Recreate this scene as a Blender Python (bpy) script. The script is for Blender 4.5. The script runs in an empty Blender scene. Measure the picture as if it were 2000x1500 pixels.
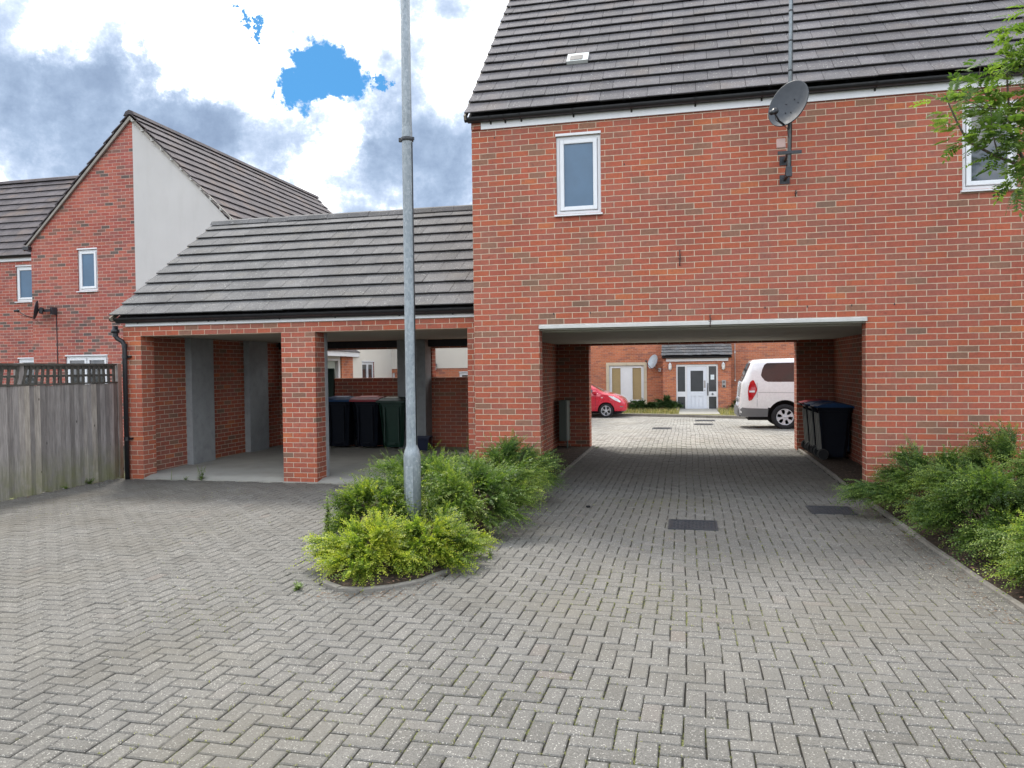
import bpy, bmesh, math, random
import numpy as np
from mathutils import Vector, Matrix

random.seed(7)
RNG = np.random.default_rng(11)
scene = bpy.context.scene
COL = scene.collection
R = math.radians

# ------------------------------------------------------------------ camera
CAM = Vector((2.8226, -10.0271, 1.6807))
YAW, PITCH, ROLL, FPX = -0.22574, -0.021325, -0.01254, 1489.3
fw = Vector((math.sin(YAW), math.cos(YAW), 0)); rt = Vector((math.cos(YAW), -math.sin(YAW), 0)); up = Vector((0, 0, 1))
fw2 = fw * math.cos(PITCH) + up * math.sin(PITCH); up2 = up * math.cos(PITCH) - fw * math.sin(PITCH)
r3 = rt * math.cos(ROLL) + up2 * math.sin(ROLL); u3 = up2 * math.cos(ROLL) - rt * math.sin(ROLL)
cam = bpy.data.cameras.new('camera')
cam.sensor_width = 36.0; cam.lens = FPX / 2000.0 * 36.0; cam.clip_start = 0.05; cam.clip_end = 3000
camo = bpy.data.objects.new('camera', cam); COL.objects.link(camo)
M = Matrix(((r3.x, u3.x, -fw2.x, CAM.x), (r3.y, u3.y, -fw2.y, CAM.y), (r3.z, u3.z, -fw2.z, CAM.z), (0, 0, 0, 1)))
camo.matrix_world = M
scene.camera = camo

# ------------------------------------------------------------------ node helpers
class NT:
    def __init__(s, tree): s.t = tree; s.n = tree.nodes; s.l = tree.links
    def new(s, typ, **kw):
        n = s.n.new(typ)
        for k, v in kw.items(): setattr(n, k, v)
        return n
    def put(s, sock, v):
        if v is None: return
        if isinstance(v, bpy.types.NodeSocket): s.l.new(v, sock)
        elif isinstance(v, (tuple, list)):
            sock.default_value = tuple(v) + ((1.0,) if len(v) == 3 and len(sock.default_value) == 4 else ())
        else: sock.default_value = v
    def m(s, op, a, b=None, c=None, clamp=False):
        n = s.new('ShaderNodeMath', operation=op); n.use_clamp = clamp
        s.put(n.inputs[0], a); s.put(n.inputs[1], b)
        if c is not None: s.put(n.inputs[2], c)
        return n.outputs[0]
    def vm(s, op, a, b=None, out=0):
        n = s.new('ShaderNodeVectorMath', operation=op)
        s.put(n.inputs[0], a)
        if b is not None:
            if op == 'SCALE': s.put(n.inputs[3], b)
            else: s.put(n.inputs[1], b)
        return n.outputs[out]
    def noise(s, vec, scale, detail=3, rough=0.55, out=0, dist=0.0):
        n = s.new('ShaderNodeTexNoise'); s.put(n.inputs['Vector'], vec)
        n.inputs['Scale'].default_value = scale; n.inputs['Detail'].default_value = detail
        n.inputs['Roughness'].default_value = rough; n.inputs['Distortion'].default_value = dist
        return n.outputs[out]
    def ramp(s, f, stops, interp='LINEAR'):
        n = s.new('ShaderNodeValToRGB'); s.put(n.inputs[0], f)
        cr = n.color_ramp; cr.interpolation = interp
        while len(cr.elements) > 1: cr.elements.remove(cr.elements[-1])
        for i, (p, c) in enumerate(stops):
            e = cr.elements[0] if i == 0 else cr.elements.new(p)
            e.position = p
            if not isinstance(c, (tuple, list)): c = (c, c, c)
            e.color = tuple(c) + (1.0,)
        return n.outputs[0]
    def mix(s, f, a, b, blend='MIX'):
        n = s.new('ShaderNodeMix', data_type='RGBA', blend_type=blend)
        s.put(n.inputs[0], f); s.put(n.inputs[6], a); s.put(n.inputs[7], b)
        return n.outputs[2]
    def maprange(s, v, a, b, c=0.0, d=1.0, smooth=False):
        n = s.new('ShaderNodeMapRange')
        if smooth: n.interpolation_type = 'SMOOTHSTEP'
        s.put(n.inputs[0], v)
        for i, q in enumerate((a, b, c, d)): n.inputs[i + 1].default_value = q
        return n.outputs[0]
    def attr(s, name, out='Fac'):
        n = s.new('ShaderNodeAttribute'); n.attribute_name = name
        return n.outputs[out]
    def bump(s, h, dist=0.01, strength=1.0, normal=None):
        n = s.new('ShaderNodeBump'); s.put(n.inputs['Height'], h)
        n.inputs['Distance'].default_value = dist; n.inputs['Strength'].default_value = strength
        if normal is not None: s.put(n.inputs['Normal'], normal)
        return n.outputs[0]

def newmat(name):
    m = bpy.data.materials.new(name); m.use_nodes = True
    m.node_tree.nodes.clear()
    nt = NT(m.node_tree)
    out = nt.new('ShaderNodeOutputMaterial'); b = nt.new('ShaderNodeBsdfPrincipled')
    nt.l.new(b.outputs[0], out.inputs[0])
    return m, nt, b, out

def objco(nt):
    return nt.new('ShaderNodeTexCoord').outputs['Object']

def simple(name, col, rough=0.5, metal=0.0, var=0.12, vscale=6.0, bump=0.0, bscale=60.0, spec=0.5, coat=0.0, dirt=0.0, dirtcol=(0.05, 0.045, 0.035), streak=False):
    m, nt, b, out = newmat(name)
    co = objco(nt)
    n1 = nt.noise(co, vscale, 5, 0.6)
    f = nt.maprange(n1, 0.25, 0.75, 1 - var, 1 + var)
    c = nt.vm('SCALE', col, f)
    if dirt > 0:
        dco = nt.vm('MULTIPLY', co, (3.0, 3.0, 0.6)) if streak else co
        d = nt.maprange(nt.noise(dco, vscale * 1.7, 6, 0.7), 0.5, 0.8, 0, dirt)
        c = nt.mix(d, c, dirtcol)
    nt.put(b.inputs['Base Color'], c)
    nt.put(b.inputs['Roughness'], nt.maprange(nt.noise(co, vscale * 3, 4), 0.3, 0.7, max(0.02, rough - 0.07), min(1, rough + 0.07)))
    b.inputs['Metallic'].default_value = metal
    b.inputs['Specular IOR Level'].default_value = spec
    if coat: b.inputs['Coat Weight'].default_value = coat; b.inputs['Coat Roughness'].default_value = 0.05
    if bump > 0: nt.put(b.inputs['Normal'], nt.bump(nt.noise(co, bscale, 5, 0.65), bump))
    return m

# ------------------------------------------------------------------ world, sun, exposure
w = bpy.data.worlds.new('World'); scene.world = w; w.use_nodes = True
w.node_tree.nodes.clear()
nt = NT(w.node_tree)
SUN = Vector((-0.30, 0.50, 0.80)).normalized()
sky = nt.new('ShaderNodeTexSky', sky_type='NISHITA'); sky.sun_disc = False
sky.sun_elevation = math.asin(SUN.z); sky.sun_rotation = math.atan2(SUN.x, SUN.y)
tc = nt.new('ShaderNodeTexCoord').outputs['Generated']
sx = nt.new('ShaderNodeSeparateXYZ'); nt.put(sx.inputs[0], tc)
# project the direction onto a cloud layer so clouds shrink towards the horizon
zz = nt.m('ADD', nt.m('MAXIMUM', sx.outputs[2], 0.0), 0.22)
cl = nt.new('ShaderNodeCombineXYZ')
nt.put(cl.inputs[0], nt.m('DIVIDE', sx.outputs[0], zz)); nt.put(cl.inputs[1], nt.m('DIVIDE', sx.outputs[1], zz))
cl = cl.outputs[0]
wn = nt.vm('SUBTRACT', nt.noise(tc, 7.0, 7, 0.66, out=1), (0.5, 0.5, 0.5))
wn2 = nt.vm('SUBTRACT', nt.noise(tc, 22.0, 6, 0.7, out=1), (0.5, 0.5, 0.5))
dw = nt.vm('NORMALIZE', nt.vm('ADD', nt.vm('ADD', tc, nt.vm('SCALE', wn, 0.16)), nt.vm('SCALE', wn2, 0.05)))
dh = nt.vm('NORMALIZE', nt.vm('ADD', nt.vm('ADD', tc, nt.vm('SCALE', wn, 0.09)), nt.vm('SCALE', wn2, 0.09)))
def blob(v, d, rad):
    d = tuple(Vector(d).normalized())
    ang = nt.m('ARCCOSINE', nt.m('MINIMUM', nt.vm('DOT_PRODUCT', v, d, out=1), 1.0))
    return nt.maprange(ang, rad * 1.45, rad * 0.55, 0, 1, smooth=True)
GREY = [((-.6483, .7127, .268), .125, .8), ((-.5933, .7651, .2502), .115, .8), ((-.535, .806, .2397), .085, .8), ((-.66, .665, .36), .075, .6), ((-.60, .72, .315), .06, .35),
        ((-.500, .785, .362), .035, .45), ((-.477, .80, .352), .028, .4), ((-.2878, .87, .4104), .05, .5), ((-.330, .865, .365), .035, .4), ((-.4175, .8619, .2879), .075, .6),
        ((-.2986, .9158, .2788), .085, .8), ((-.345, .90, .235), .085, .7), ((-.42, .875, .215), .05, .4), ((-.55, .765, .315), .03, .4), ((-.46, .845, .27), .03, .3)]
WHITE = [((-.6423, .6797, .3542), .035, .6), ((-.6685, .6617, .3392), .028, .5), ((-.5705, .7491, .3364), .020, .5), ((-.5896, .7145, .3768), .035, .5), ((-.5224, .763, .3808), .06, .9), ((-.56, .745, .345), .04, .5), ((-.4693, .8433, .258), .04, .6), ((-.42, .87, .245), .045, .7), ((-.3838, .863, .3285), .05, .5), ((-.46, .815, .345), .045, .6), ((-.405, .872, .31), .035, .4), ((-.7, .69, .22), .05, .3), ((-.62, .69, .37), .03, .4), ((-.25, .9, .35), .06, .5)]
dens = nt.m('MULTIPLY', nt.m('SUBTRACT', nt.noise(cl, 1.6, 8, 0.62), 0.5), 3.4)
dens = nt.m('ADD', dens, nt.m('MULTIPLY', nt.m('SUBTRACT', nt.noise(tc, 12.0, 8, 0.66), 0.5), 3.4))
acc = dens
for d, r_, a in GREY: acc = nt.m('ADD', acc, nt.m('MULTIPLY', blob(dw, d, r_), a))
for d, r_, a in WHITE: acc = nt.m('SUBTRACT', acc, nt.m('MULTIPLY', blob(dw, d, r_), a))
acc = nt.m('ADD', acc, nt.m('MULTIPLY', nt.m('SUBTRACT', nt.noise(tc, 6.5, 8, 0.64, dist=0.5), 0.53), 2.6))
cloud = nt.ramp(nt.maprange(acc, -0.5, 2.5, 0, 1), [(0.0, (1.30, 1.32, 1.36)), (0.24, (1.12, 1.14, 1.18)), (0.295, (0.76, 0.82, 0.91)), (0.35, (0.52, 0.60, 0.72)), (0.45, (0.385, 0.465, 0.600)), (0.60, (0.280, 0.360, 0.490)), (0.78, (0.215, 0.285, 0.405)), (1.0, (0.17, 0.23, 0.34))])
hole = None
for d, r_ in (((-.4282, .8211, .3774), .020), ((-.4164, .8357, .3581), .034), ((-.4442, .8309, .3351), .026), ((-.392, .8531, .3441), .026), ((-.4851,.7768,.4015), .007), ((-.4723,.7847,.4014), .006), ((-.355, .868, .345), .010), ((-.43, .84, .342), .026)):
    bb = blob(dh, d, r_)
    hole = bb if hole is None else nt.m('MAXIMUM', hole, bb)
# gaps of blue elsewhere in the sky, away from the clouds described above
gap = nt.maprange(nt.noise(cl, 1.1, 7, 0.6, out=0), 0.47, 0.54, 0, 1)
gap = nt.m('MULTIPLY', gap, nt.maprange(sx.outputs[1], 0.15, -0.15, 0, 1))
hole = nt.maprange(hole, 0.12, 0.85, 0, 1, smooth=True)
blue = nt.vm('MULTIPLY', nt.vm('SCALE', sky.outputs[0], 0.1), (0.17, 0.47, 0.70))
cloud = nt.vm('SCALE', cloud, nt.maprange(sx.outputs[1], 0.35, -0.4, 1.0, 1.35))
col = nt.mix(hole, cloud, blue)
col = nt.mix(gap, col, nt.vm('ADD', nt.vm('SCALE', sky.outputs[0], 0.05), (0.55, 0.64, 0.78)))
# paler towards the horizon
col = nt.mix(nt.maprange(sx.outputs[2], 0.20, 0.02, 0, 0.55), col, (0.62, 0.68, 0.78))
bg = nt.new('ShaderNodeBackground'); nt.put(bg.inputs[0], nt.vm('SCALE', col, 10.0)); bg.inputs[1].default_value = 0.1
wo = nt.new('ShaderNodeOutputWorld'); nt.l.new(bg.outputs[0], wo.inputs[0])

sun = bpy.data.lights.new('sun', 'SUN'); sun.energy = 2.1; sun.angle = R(12); sun.color = (1.0, 0.95, 0.87)
suno = bpy.data.objects.new('sun', sun); COL.objects.link(suno)
suno.rotation_euler = (-SUN).to_track_quat('-Z', 'Y').to_euler()
scene.view_settings.view_transform = 'Standard'; scene.view_settings.look = 'None'
scene.view_settings.exposure = 0.70; scene.view_settings.gamma = 1.0
scene.cycles.max_bounces = 6; scene.cycles.diffuse_bounces = 1; scene.cycles.glossy_bounces = 3
scene.cycles.transmission_bounces = 4; scene.cycles.transparent_max_bounces = 6

# ------------------------------------------------------------------ materials
def brick_material(name, stops, mortar=(0.68, 0.54, 0.40), seed=0.0, bumpd=0.004, fleck=1.0):
    m, nt, b, out = newmat(name)
    co = objco(nt)
    s = nt.new('ShaderNodeSeparateXYZ'); nt.put(s.inputs[0], co)
    c = nt.new('ShaderNodeCombineXYZ'); nt.put(c.inputs[0], nt.m('ADD', nt.m('ADD', s.outputs[0], s.outputs[1]), 90.0 * 0.225 + seed)); nt.put(c.inputs[1], nt.m('ADD', s.outputs[2], 7.5))
    uv = c.outputs[0]
    wob = nt.vm('SCALE', nt.vm('SUBTRACT', nt.noise(co, 9.0, 3, 0.6, out=1), (0.5, 0.5, 0.5)), 0.006)
    uv = nt.vm('ADD', uv, wob)
    br = nt.new('ShaderNodeTexBrick'); nt.put(br.inputs['Vector'], uv)
    br.offset = 0.5
    nt.put(br.inputs['Color1'], (0, 0, 0)); nt.put(br.inputs['Color2'], (1, 1, 1)); nt.put(br.inputs['Mortar'], (0, 0, 0))
    br.inputs['Scale'].default_value = 1.0; br.inputs['Mortar Size'].default_value = 0.0050; br.inputs['Mortar Smooth'].default_value = 0.25
    br.inputs['Brick Width'].default_value = 0.225; br.inputs['Row Height'].default_value = 0.075
    fac = br.outputs['Fac']
    tone = nt.ramp(br.outputs['Color'], stops, 'CONSTANT')
    n1 = nt.noise(co, 34.0, 6, 0.75); n2 = nt.noise(co, 1.3, 4, 0.6)
    bc = nt.vm('SCALE', tone, nt.maprange(n1, 0.25, 0.75, 0.86, 1.34))
    # darker fired patches inside a brick
    bc = nt.mix(nt.maprange(nt.noise(co, 15.0, 3, 0.6), 0.56, 0.72, 0, 0.45 * fleck), bc, (0.17, 0.085, 0.07))
    bc = nt.vm('SCALE', bc, nt.maprange(n2, 0.3, 0.7, 0.86, 1.13))
    bc = nt.mix(nt.maprange(nt.noise(co, 0.45, 4, 0.6), 0.42, 0.62, 0, 0.30), bc, nt.vm('MULTIPLY', bc, (1.18, 1.05, 0.78)))
    mc = nt.vm('SCALE', mortar, nt.maprange(nt.noise(co, 20.0, 5, 0.7), 0.25, 0.75, 0.72, 1.2))
    colr = nt.mix(fac, bc, mc)
    # pale bloom and weather staining with a shape of its own
    st = nt.maprange(nt.noise(nt.vm('MULTIPLY', co, (1.0, 1.0, 0.25)), 2.2, 6, 0.72), 0.54, 0.76, 0, 0.34)
    colr = nt.mix(st, colr, (0.22, 0.17, 0.14))
    nt.put(b.inputs['Base Color'], colr); b.inputs['Roughness'].default_value = 0.9
    b.inputs['Specular IOR Level'].default_value = 0.25
    h = nt.m('ADD', nt.m('MULTIPLY', nt.m('SUBTRACT', 1.0, fac), 1.0), nt.m('MULTIPLY', nt.noise(co, 130.0, 4, 0.7), 0.35))
    nt.put(b.inputs['Normal'], nt.bump(h, bumpd))
    return m
S_MAIN = [(0.0, (.365, .106, .070)), (0.18, (.395, .110, .068)), (0.36, (.335, .112, .080)), (0.52, (.41, .115, .064)), (0.66, (.305, .120, .084)), (0.77, (.375, .120, .080)), (0.91, (.265, .135, .092)), (0.972, (.45, .142, .068)), (0.99, (.21, .125, .09))]
S_LEFT = [(0.0, (.36, .10, .08)), (0.2, (.40, .12, .09)), (0.42, (.30, .10, .085)), (0.62, (.37, .13, .10)), (0.78, (.21, .11, .09)), (0.88, (.13, .10, .09)), (0.94, (.42, .13, .09))]
S_FAR = [(0.0, (.46, .16, .085)), (0.3, (.50, .18, .10)), (0.6, (.40, .14, .085)), (0.8, (.33, .13, .09)), (0.92, (.52, .2, .1))]
M_BRICK = brick_material('red_brick', S_MAIN)
M_BRICK_C = brick_material('red_brick_shelter', S_MAIN, mortar=(0.68, 0.54, 0.41), seed=0.11)
M_BRICK_L = brick_material('red_brick_house', S_LEFT, mortar=(0.62, 0.46, 0.38), seed=0.05)
M_BRICK_F = brick_material('orange_brick_flats', S_FAR, mortar=(0.50, 0.34, 0.26), seed=0.02)

def tile_material(name, base, spk=1.0, warm=(0.30, 0.20, 0.13)):
    m, nt, b, out = newmat(name)
    co = objco(nt)
    t = nt.attr('tone')
    c = nt.vm('SCALE', base, nt.maprange(t, 0, 1, 0.87, 1.13))
    c = nt.vm('SCALE', c, nt.maprange(nt.noise(co, 55.0, 5, 0.75), 0.25, 0.75, 0.62, 1.42))
    c = nt.vm('SCALE', c, nt.maprange(nt.noise(co, 2.0, 4, 0.6), 0.3, 0.7, 0.82, 1.18))
    mk = nt.maprange(nt.noise(co, 1.7, 5, 0.6), 0.52, 0.75, 0, 0.35)
    c = nt.mix(mk, c, warm)
    sp = nt.m('MULTIPLY', nt.maprange(nt.noise(co, 52.0, 4, 0.6), 0.62, 0.67, 0, 0.9 * spk), nt.maprange(nt.noise(co, 3.1, 4, 0.7), 0.35, 0.65, 0.1, 1.0))
    c = nt.mix(sp, c, (0.62, 0.61, 0.55))
    nt.put(b.inputs['Base Color'], c); b.inputs['Roughness'].default_value = 0.88; b.inputs['Specular IOR Level'].default_value = 0.3
    nt.put(b.inputs['Normal'], nt.bump(nt.noise(co, 90.0, 5, 0.7), 0.004))
    return m
M_TILE = tile_material('roof_tile', (0.126, 0.118, 0.122), 1.1, (0.22, 0.17, 0.13))
M_TILE_C = tile_material('roof_tile_shelter', (0.134, 0.131, 0.129), 1.2, (0.19, 0.17, 0.13))
M_TILE_L = tile_material('roof_tile_house', (0.105, 0.092, 0.095), 0.5)
M_NOSE = simple('shadow_line_tile_edge', (0.030, 0.028, 0.027), 0.95, var=0.4, vscale=25)  # near-black front edges paint the shadow line under each tile course
M_MORTAR = simple('verge_mortar', (0.33, 0.29, 0.23), 0.95, bump=0.01, bscale=40, dirt=0.6)

def paver_material(name, far=False):
    m, nt, b, out = newmat(name)
    co = objco(nt); t = nt.attr('tone')
    base = nt.ramp(t, [(0.0, (0.155, 0.150, 0.139)), (0.3, (0.181, 0.176, 0.164)), (0.6, (0.193, 0.188, 0.176)), (0.88, (0.207, 0.201, 0.189)), (0.95, (0.205, 0.185, 0.168)), (1.0, (0.228, 0.221, 0.208))])
    # exposed aggregate
    g1 = nt.noise(co, 170.0, 3, 0.75); g2 = nt.noise(co, 70.0, 4, 0.7)
    c = nt.vm('SCALE', base, nt.maprange(g1, 0.3, 0.7, 0.55, 1.50))
    c = nt.vm('SCALE', c, nt.maprange(g2, 0.25, 0.75, 0.70, 1.32))
    vor = nt.new('ShaderNodeTexVoronoi'); nt.put(vor.inputs['Vector'], co); vor.inputs['Scale'].default_value = 105.0
    pick = nt.maprange(vor.outputs['Color'], 0.0, 1.0, 0, 1)
    sel = nt.m('MULTIPLY', nt.m('GREATER_THAN', pick, 0.76), nt.m('LESS_THAN', vor.outputs['Distance'], 0.36))
    c = nt.mix(nt.m('MULTIPLY', sel, 0.75), c, (0.66, 0.64, 0.60))
    sel2 = nt.maprange(nt.noise(co, 95.0, 2, 0.5), 0.66, 0.72, 0, 0.6)
    c = nt.mix(sel2, c, (0.52, 0.51, 0.47))
    # pale lichen spots, thicker on the left side of the yard
    s = nt.new('ShaderNodeSeparateXYZ'); nt.put(s.inputs[0], co)
    amt = nt.maprange(s.outputs[0], 2.0, -2.5, 0.12, 0.9)
    amt = nt.m('MULTIPLY', amt, nt.maprange(nt.noise(co, 1.9, 4, 0.65), 0.34, 0.66, 0.15, 1.2))
    li = nt.m('MULTIPLY', nt.maprange(nt.noise(co, 33.0, 5, 0.62, dist=0.6), 0.60, 0.66, 0, 1), amt)
    c = nt.mix(nt.m('MINIMUM', li, 0.85), c, (0.56, 0.55, 0.50))
    # brown dirt staining at random, then darker brown towards the building and in the archway
    big = nt.noise(co, 0.55, 5, 0.6)
    c = nt.mix(nt.maprange(big, 0.48, 0.70, 0, 0.5), c, (0.20, 0.185, 0.150))
    front_dark = nt.m('MULTIPLY', nt.maprange(s.outputs[1], -2.2, 0.2, 0, 1, smooth=True), nt.maprange(nt.noise(co, 1.4, 5, 0.65), 0.34, 0.60, 0.25, 1))
    front_dark = nt.m('MULTIPLY', front_dark, nt.maprange(s.outputs[1], 6.2, 4.6, 0, 1))
    c = nt.mix(nt.m('MULTIPLY', front_dark, 0.36), c, (0.095, 0.088, 0.070))
    tr_ = nt.noise(nt.vm('MULTIPLY', co, (1.0, 0.30, 1.0)), 1.1, 5, 0.6)
    c = nt.vm('SCALE', c, nt.maprange(tr_, 0.3, 0.7, 0.86, 1.12))
    c = nt.mix(nt.maprange(nt.noise(co, 2.6, 6, 0.72), 0.60, 0.74, 0, 0.45), c, (0.105, 0.095, 0.078))
    oil = nt.new('ShaderNodeTexVoronoi'); nt.put(oil.inputs['Vector'], nt.vm('ADD', co, nt.vm('SCALE', nt.noise(co, 3.0, 4, 0.6, out=1), 0.25))); oil.inputs['Scale'].default_value = 0.62
    c = nt.mix(nt.maprange(oil.outputs['Distance'], 0.13, 0.04, 0, 0.38), c, (0.07, 0.066, 0.06))
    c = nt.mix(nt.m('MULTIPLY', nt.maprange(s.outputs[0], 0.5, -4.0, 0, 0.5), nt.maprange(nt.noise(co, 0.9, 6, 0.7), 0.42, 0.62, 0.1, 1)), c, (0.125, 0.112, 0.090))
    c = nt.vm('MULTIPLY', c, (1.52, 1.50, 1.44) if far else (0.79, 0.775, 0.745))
    nt.put(b.inputs['Base Color'], c); nt.put(b.inputs['Roughness'], nt.maprange(g2, 0.3, 0.7, 0.72, 0.92))
    b.inputs['Specular IOR Level'].default_value = 0.35
    h = nt.m('ADD', nt.m('MULTIPLY', g1, 0.6), nt.m('MULTIPLY', g2, 0.9))
    nt.put(b.inputs['Normal'], nt.bump(h, 0.0035))
    return m
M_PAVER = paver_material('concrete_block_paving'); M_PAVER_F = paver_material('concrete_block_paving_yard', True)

def bed_material():
    m, nt, b, out = newmat('joint_sand')
    co = objco(nt)
    c = nt.vm('SCALE', (0.022, 0.020, 0.016), nt.maprange(nt.noise(co, 80, 4, 0.7), 0.3, 0.7, 0.6, 1.5))
    ms = nt.m('MULTIPLY', nt.maprange(nt.noise(co, 0.8, 4, 0.6), 0.46, 0.60, 0, 1), nt.maprange(nt.noise(co, 14, 5, 0.7), 0.46, 0.56, 0, 1))
    c = nt.mix(nt.m('MULTIPLY', ms, 0.9), c, (0.20, 0.22, 0.07))
    nt.put(b.inputs['Base Color'], c); b.inputs['Roughness'].default_value = 1.0
    return m
M_BED = bed_material()
M_GROUND = simple('tarmac_ground', (0.09, 0.088, 0.085), 0.95, bump=0.01, bscale=90, vscale=0.7)
def soil_material():
    m, nt, b, out = newmat('leaf_litter_soil')
    co = objco(nt)
    c = nt.ramp(nt.noise(co, 24, 6, 0.75), [(0.25, (0.020, 0.014, 0.010)), (0.5, (0.065, 0.045, 0.03)), (0.62, (0.12, 0.075, 0.048)), (0.75, (0.20, 0.15, 0.10))])
    nt.put(b.inputs['Base Color'], c); b.inputs['Roughness'].default_value = 1.0
    nt.put(b.inputs['Normal'], nt.bump(nt.noise(co, 45, 6, 0.75), 0.03))
    return m
M_SOIL = soil_material()
M_KERB = simple('kerb_concrete', (0.25, 0.23, 0.20), 0.92, bump=0.012, bscale=70, vscale=4, dirt=0.9, dirtcol=(0.11, 0.10, 0.07))
M_SLAB = simple('floor_concrete', (0.36, 0.345, 0.30), 0.9, bump=0.006, bscale=50, vscale=1.4, var=0.16, dirt=0.5, dirtcol=(0.22, 0.20, 0.16))
M_BLOCK = simple('painted_blockwork', (0.36, 0.37, 0.37), 0.92, bump=0.012, bscale=60, vscale=5, dirt=0.3)
M_RENDER = simple('cream_render', (0.59, 0.57, 0.545), 0.93, bump=0.006, bscale=110, vscale=0.8, var=0.05, dirt=0.16, dirtcol=(0.36, 0.33, 0.29), streak=True)
M_RENDER_F = simple('pale_render', (0.74, 0.70, 0.61), 0.93, bump=0.006, bscale=110, vscale=0.8, var=0.04)
M_WHITE = simple('white_plastic', (0.80, 0.81, 0.82), 0.35, var=0.03, dirt=0.12, dirtcol=(0.45, 0.43, 0.38), streak=True)
M_CEIL = simple('soffit_board', (0.46, 0.44, 0.37), 0.8, var=0.05, vscale=1.3, dirt=0.12, dirtcol=(0.25, 0.22, 0.18))
M_BLACK = simple('black_plastic', (0.016, 0.017, 0.020), 0.38, var=0.2, dirt=0.25, dirtcol=(0.07, 0.065, 0.055))
M_DARKWOOD = simple('dark_stained_timber', (0.03, 0.03, 0.034), 0.75, var=0.2)
M_IRON = simple('cast_iron', (0.055, 0.058, 0.066), 0.55, metal=0.3, var=0.2, bump=0.004, bscale=120, dirt=0.5, dirtcol=(0.13, 0.12, 0.10))
M_STONE = simple('cast_stone', (0.62, 0.53, 0.39), 0.9, bump=0.006, bscale=70, var=0.08)
M_DISH = simple('dish_grey', (0.034, 0.041, 0.050), 0.55, metal=0.1, var=0.1)
M_DISH_F = simple('dish_pale', (0.36, 0.40, 0.43), 0.4, metal=0.2, var=0.1)
M_RUSTY = simple('rusty_iron', (0.09, 0.055, 0.05), 0.85, var=0.4, vscale=30)
M_PINK = simple('weathered_box', (0.55, 0.38, 0.34), 0.7)
M_PAPER = simple('paper_notice', (0.78, 0.86, 0.88), 0.8, var=0.04)
M_BLIND = simple('tan_blind', (0.46, 0.34, 0.17), 0.9, var=0.06)
M_RUBBER = simple('tyre_rubber', (0.014, 0.014, 0.016), 0.8, var=0.2, bump=0.003)
M_ALLOY = simple('alloy_wheel', (0.62, 0.63, 0.65), 0.38, metal=0.15, var=0.05)
M_STEEL = simple('brushed_steel', (0.45, 0.46, 0.47), 0.35, metal=0.9, var=0.1)
M_UNDER = simple('dark_underbody', (0.010, 0.010, 0.011), 0.9)
M_CLAD = simple('grey_bumper', (0.17, 0.175, 0.18), 0.55, var=0.08)
M_RED = simple('red_car_paint', (0.62, 0.006, 0.035), 0.30, coat=1.0, var=0.03)
M_VAN = simple('white_car_paint', (0.88, 0.88, 0.88), 0.28, coat=1.0, var=0.02)
M_TAIL = simple('red_tail_lens', (0.50, 0.006, 0.012), 0.12, coat=1.0, var=0.05)
M_LENS = simple('clear_lens', (0.82, 0.84, 0.86), 0.08, coat=1.0, var=0.04)
M_LAMPG = simple('lamp_glass', (0.82, 0.80, 0.74), 0.15, var=0.05)
M_BIN_K = simple('black_bin_plastic', (0.005, 0.008, 0.015), 0.6, spec=0.2, var=0.2, vscale=3)
M_BIN_G = simple('green_bin_plastic', (0.008, 0.040, 0.026), 0.45, var=0.2, vscale=3)
M_BIN_B = simple('blue_lid_plastic', (0.010, 0.05, 0.14), 0.5, spec=0.25, var=0.15)
M_BIN_R = simple('red_lid_plastic', (0.33, 0.022, 0.035), 0.4, var=0.15)
M_BIN_N = simple('navy_crate_plastic', (0.006, 0.012, 0.045), 0.5, var=0.15)
M_BINSTRIP = simple('bin_sidelit_strip_rim', (0.16, 0.165, 0.15), 0.5, var=0.15)  # pale grey paints side light on the bin backs; wheel rims share it
M_CAB = simple('grey_green_cabinet', (0.10, 0.13, 0.11), 0.6, var=0.08)
M_BARK = simple('grey_bark', (0.11, 0.085, 0.065), 0.9, var=0.35, vscale=20, bump=0.01, bscale=60)
M_TWIG = simple('brown_twig', (0.10, 0.065, 0.045), 0.9, var=0.3, vscale=30)
M_STRAW = simple('dry_stem', (0.42, 0.33, 0.17), 0.9, var=0.25, vscale=30)
M_CHIP = simple('litter_chip', (0.50, 0.46, 0.38), 0.9, var=0.3, vscale=30)
M_CURTAIN = simple('net_curtain', (0.30, 0.34, 0.38), 0.9, var=0.08)
M_DOORW = simple('white_painted_door', (0.76, 0.79, 0.84), 0.4, var=0.03, dirt=0.15, dirtcol=(0.45, 0.44, 0.42))
M_DOORG = simple('pale_green_door', (0.40, 0.45, 0.38), 0.5, var=0.04)

def galv_material():
    m, nt, b, out = newmat('galvanised_steel')
    co = objco(nt)
    v = nt.new('ShaderNodeTexVoronoi'); nt.put(v.inputs['Vector'], nt.vm('MULTIPLY', co, (1, 1, 0.6))); v.inputs['Scale'].default_value = 55.0
    c = nt.ramp(nt.maprange(v.outputs['Color'], 0, 1, 0, 1), [(0.0, (0.23, 0.265, 0.285)), (0.5, (0.285, 0.32, 0.34)), (1.0, (0.36, 0.395, 0.415))])
    c = nt.vm('SCALE', c, nt.maprange(nt.noise(nt.vm('MULTIPLY', co, (6, 6, 0.8)), 3, 5, 0.7), 0.3, 0.7, 0.84, 1.14))
    c = nt.mix(nt.maprange(nt.noise(co, 28, 4, 0.7), 0.62, 0.72, 0, 0.6), c, (0.66, 0.68, 0.68))
    nt.put(b.inputs['Base Color'], c); b.inputs['Metallic'].default_value = 0.25; b.inputs['Roughness'].default_value = 0.55
    return m
M_GALV = galv_material()

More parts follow.
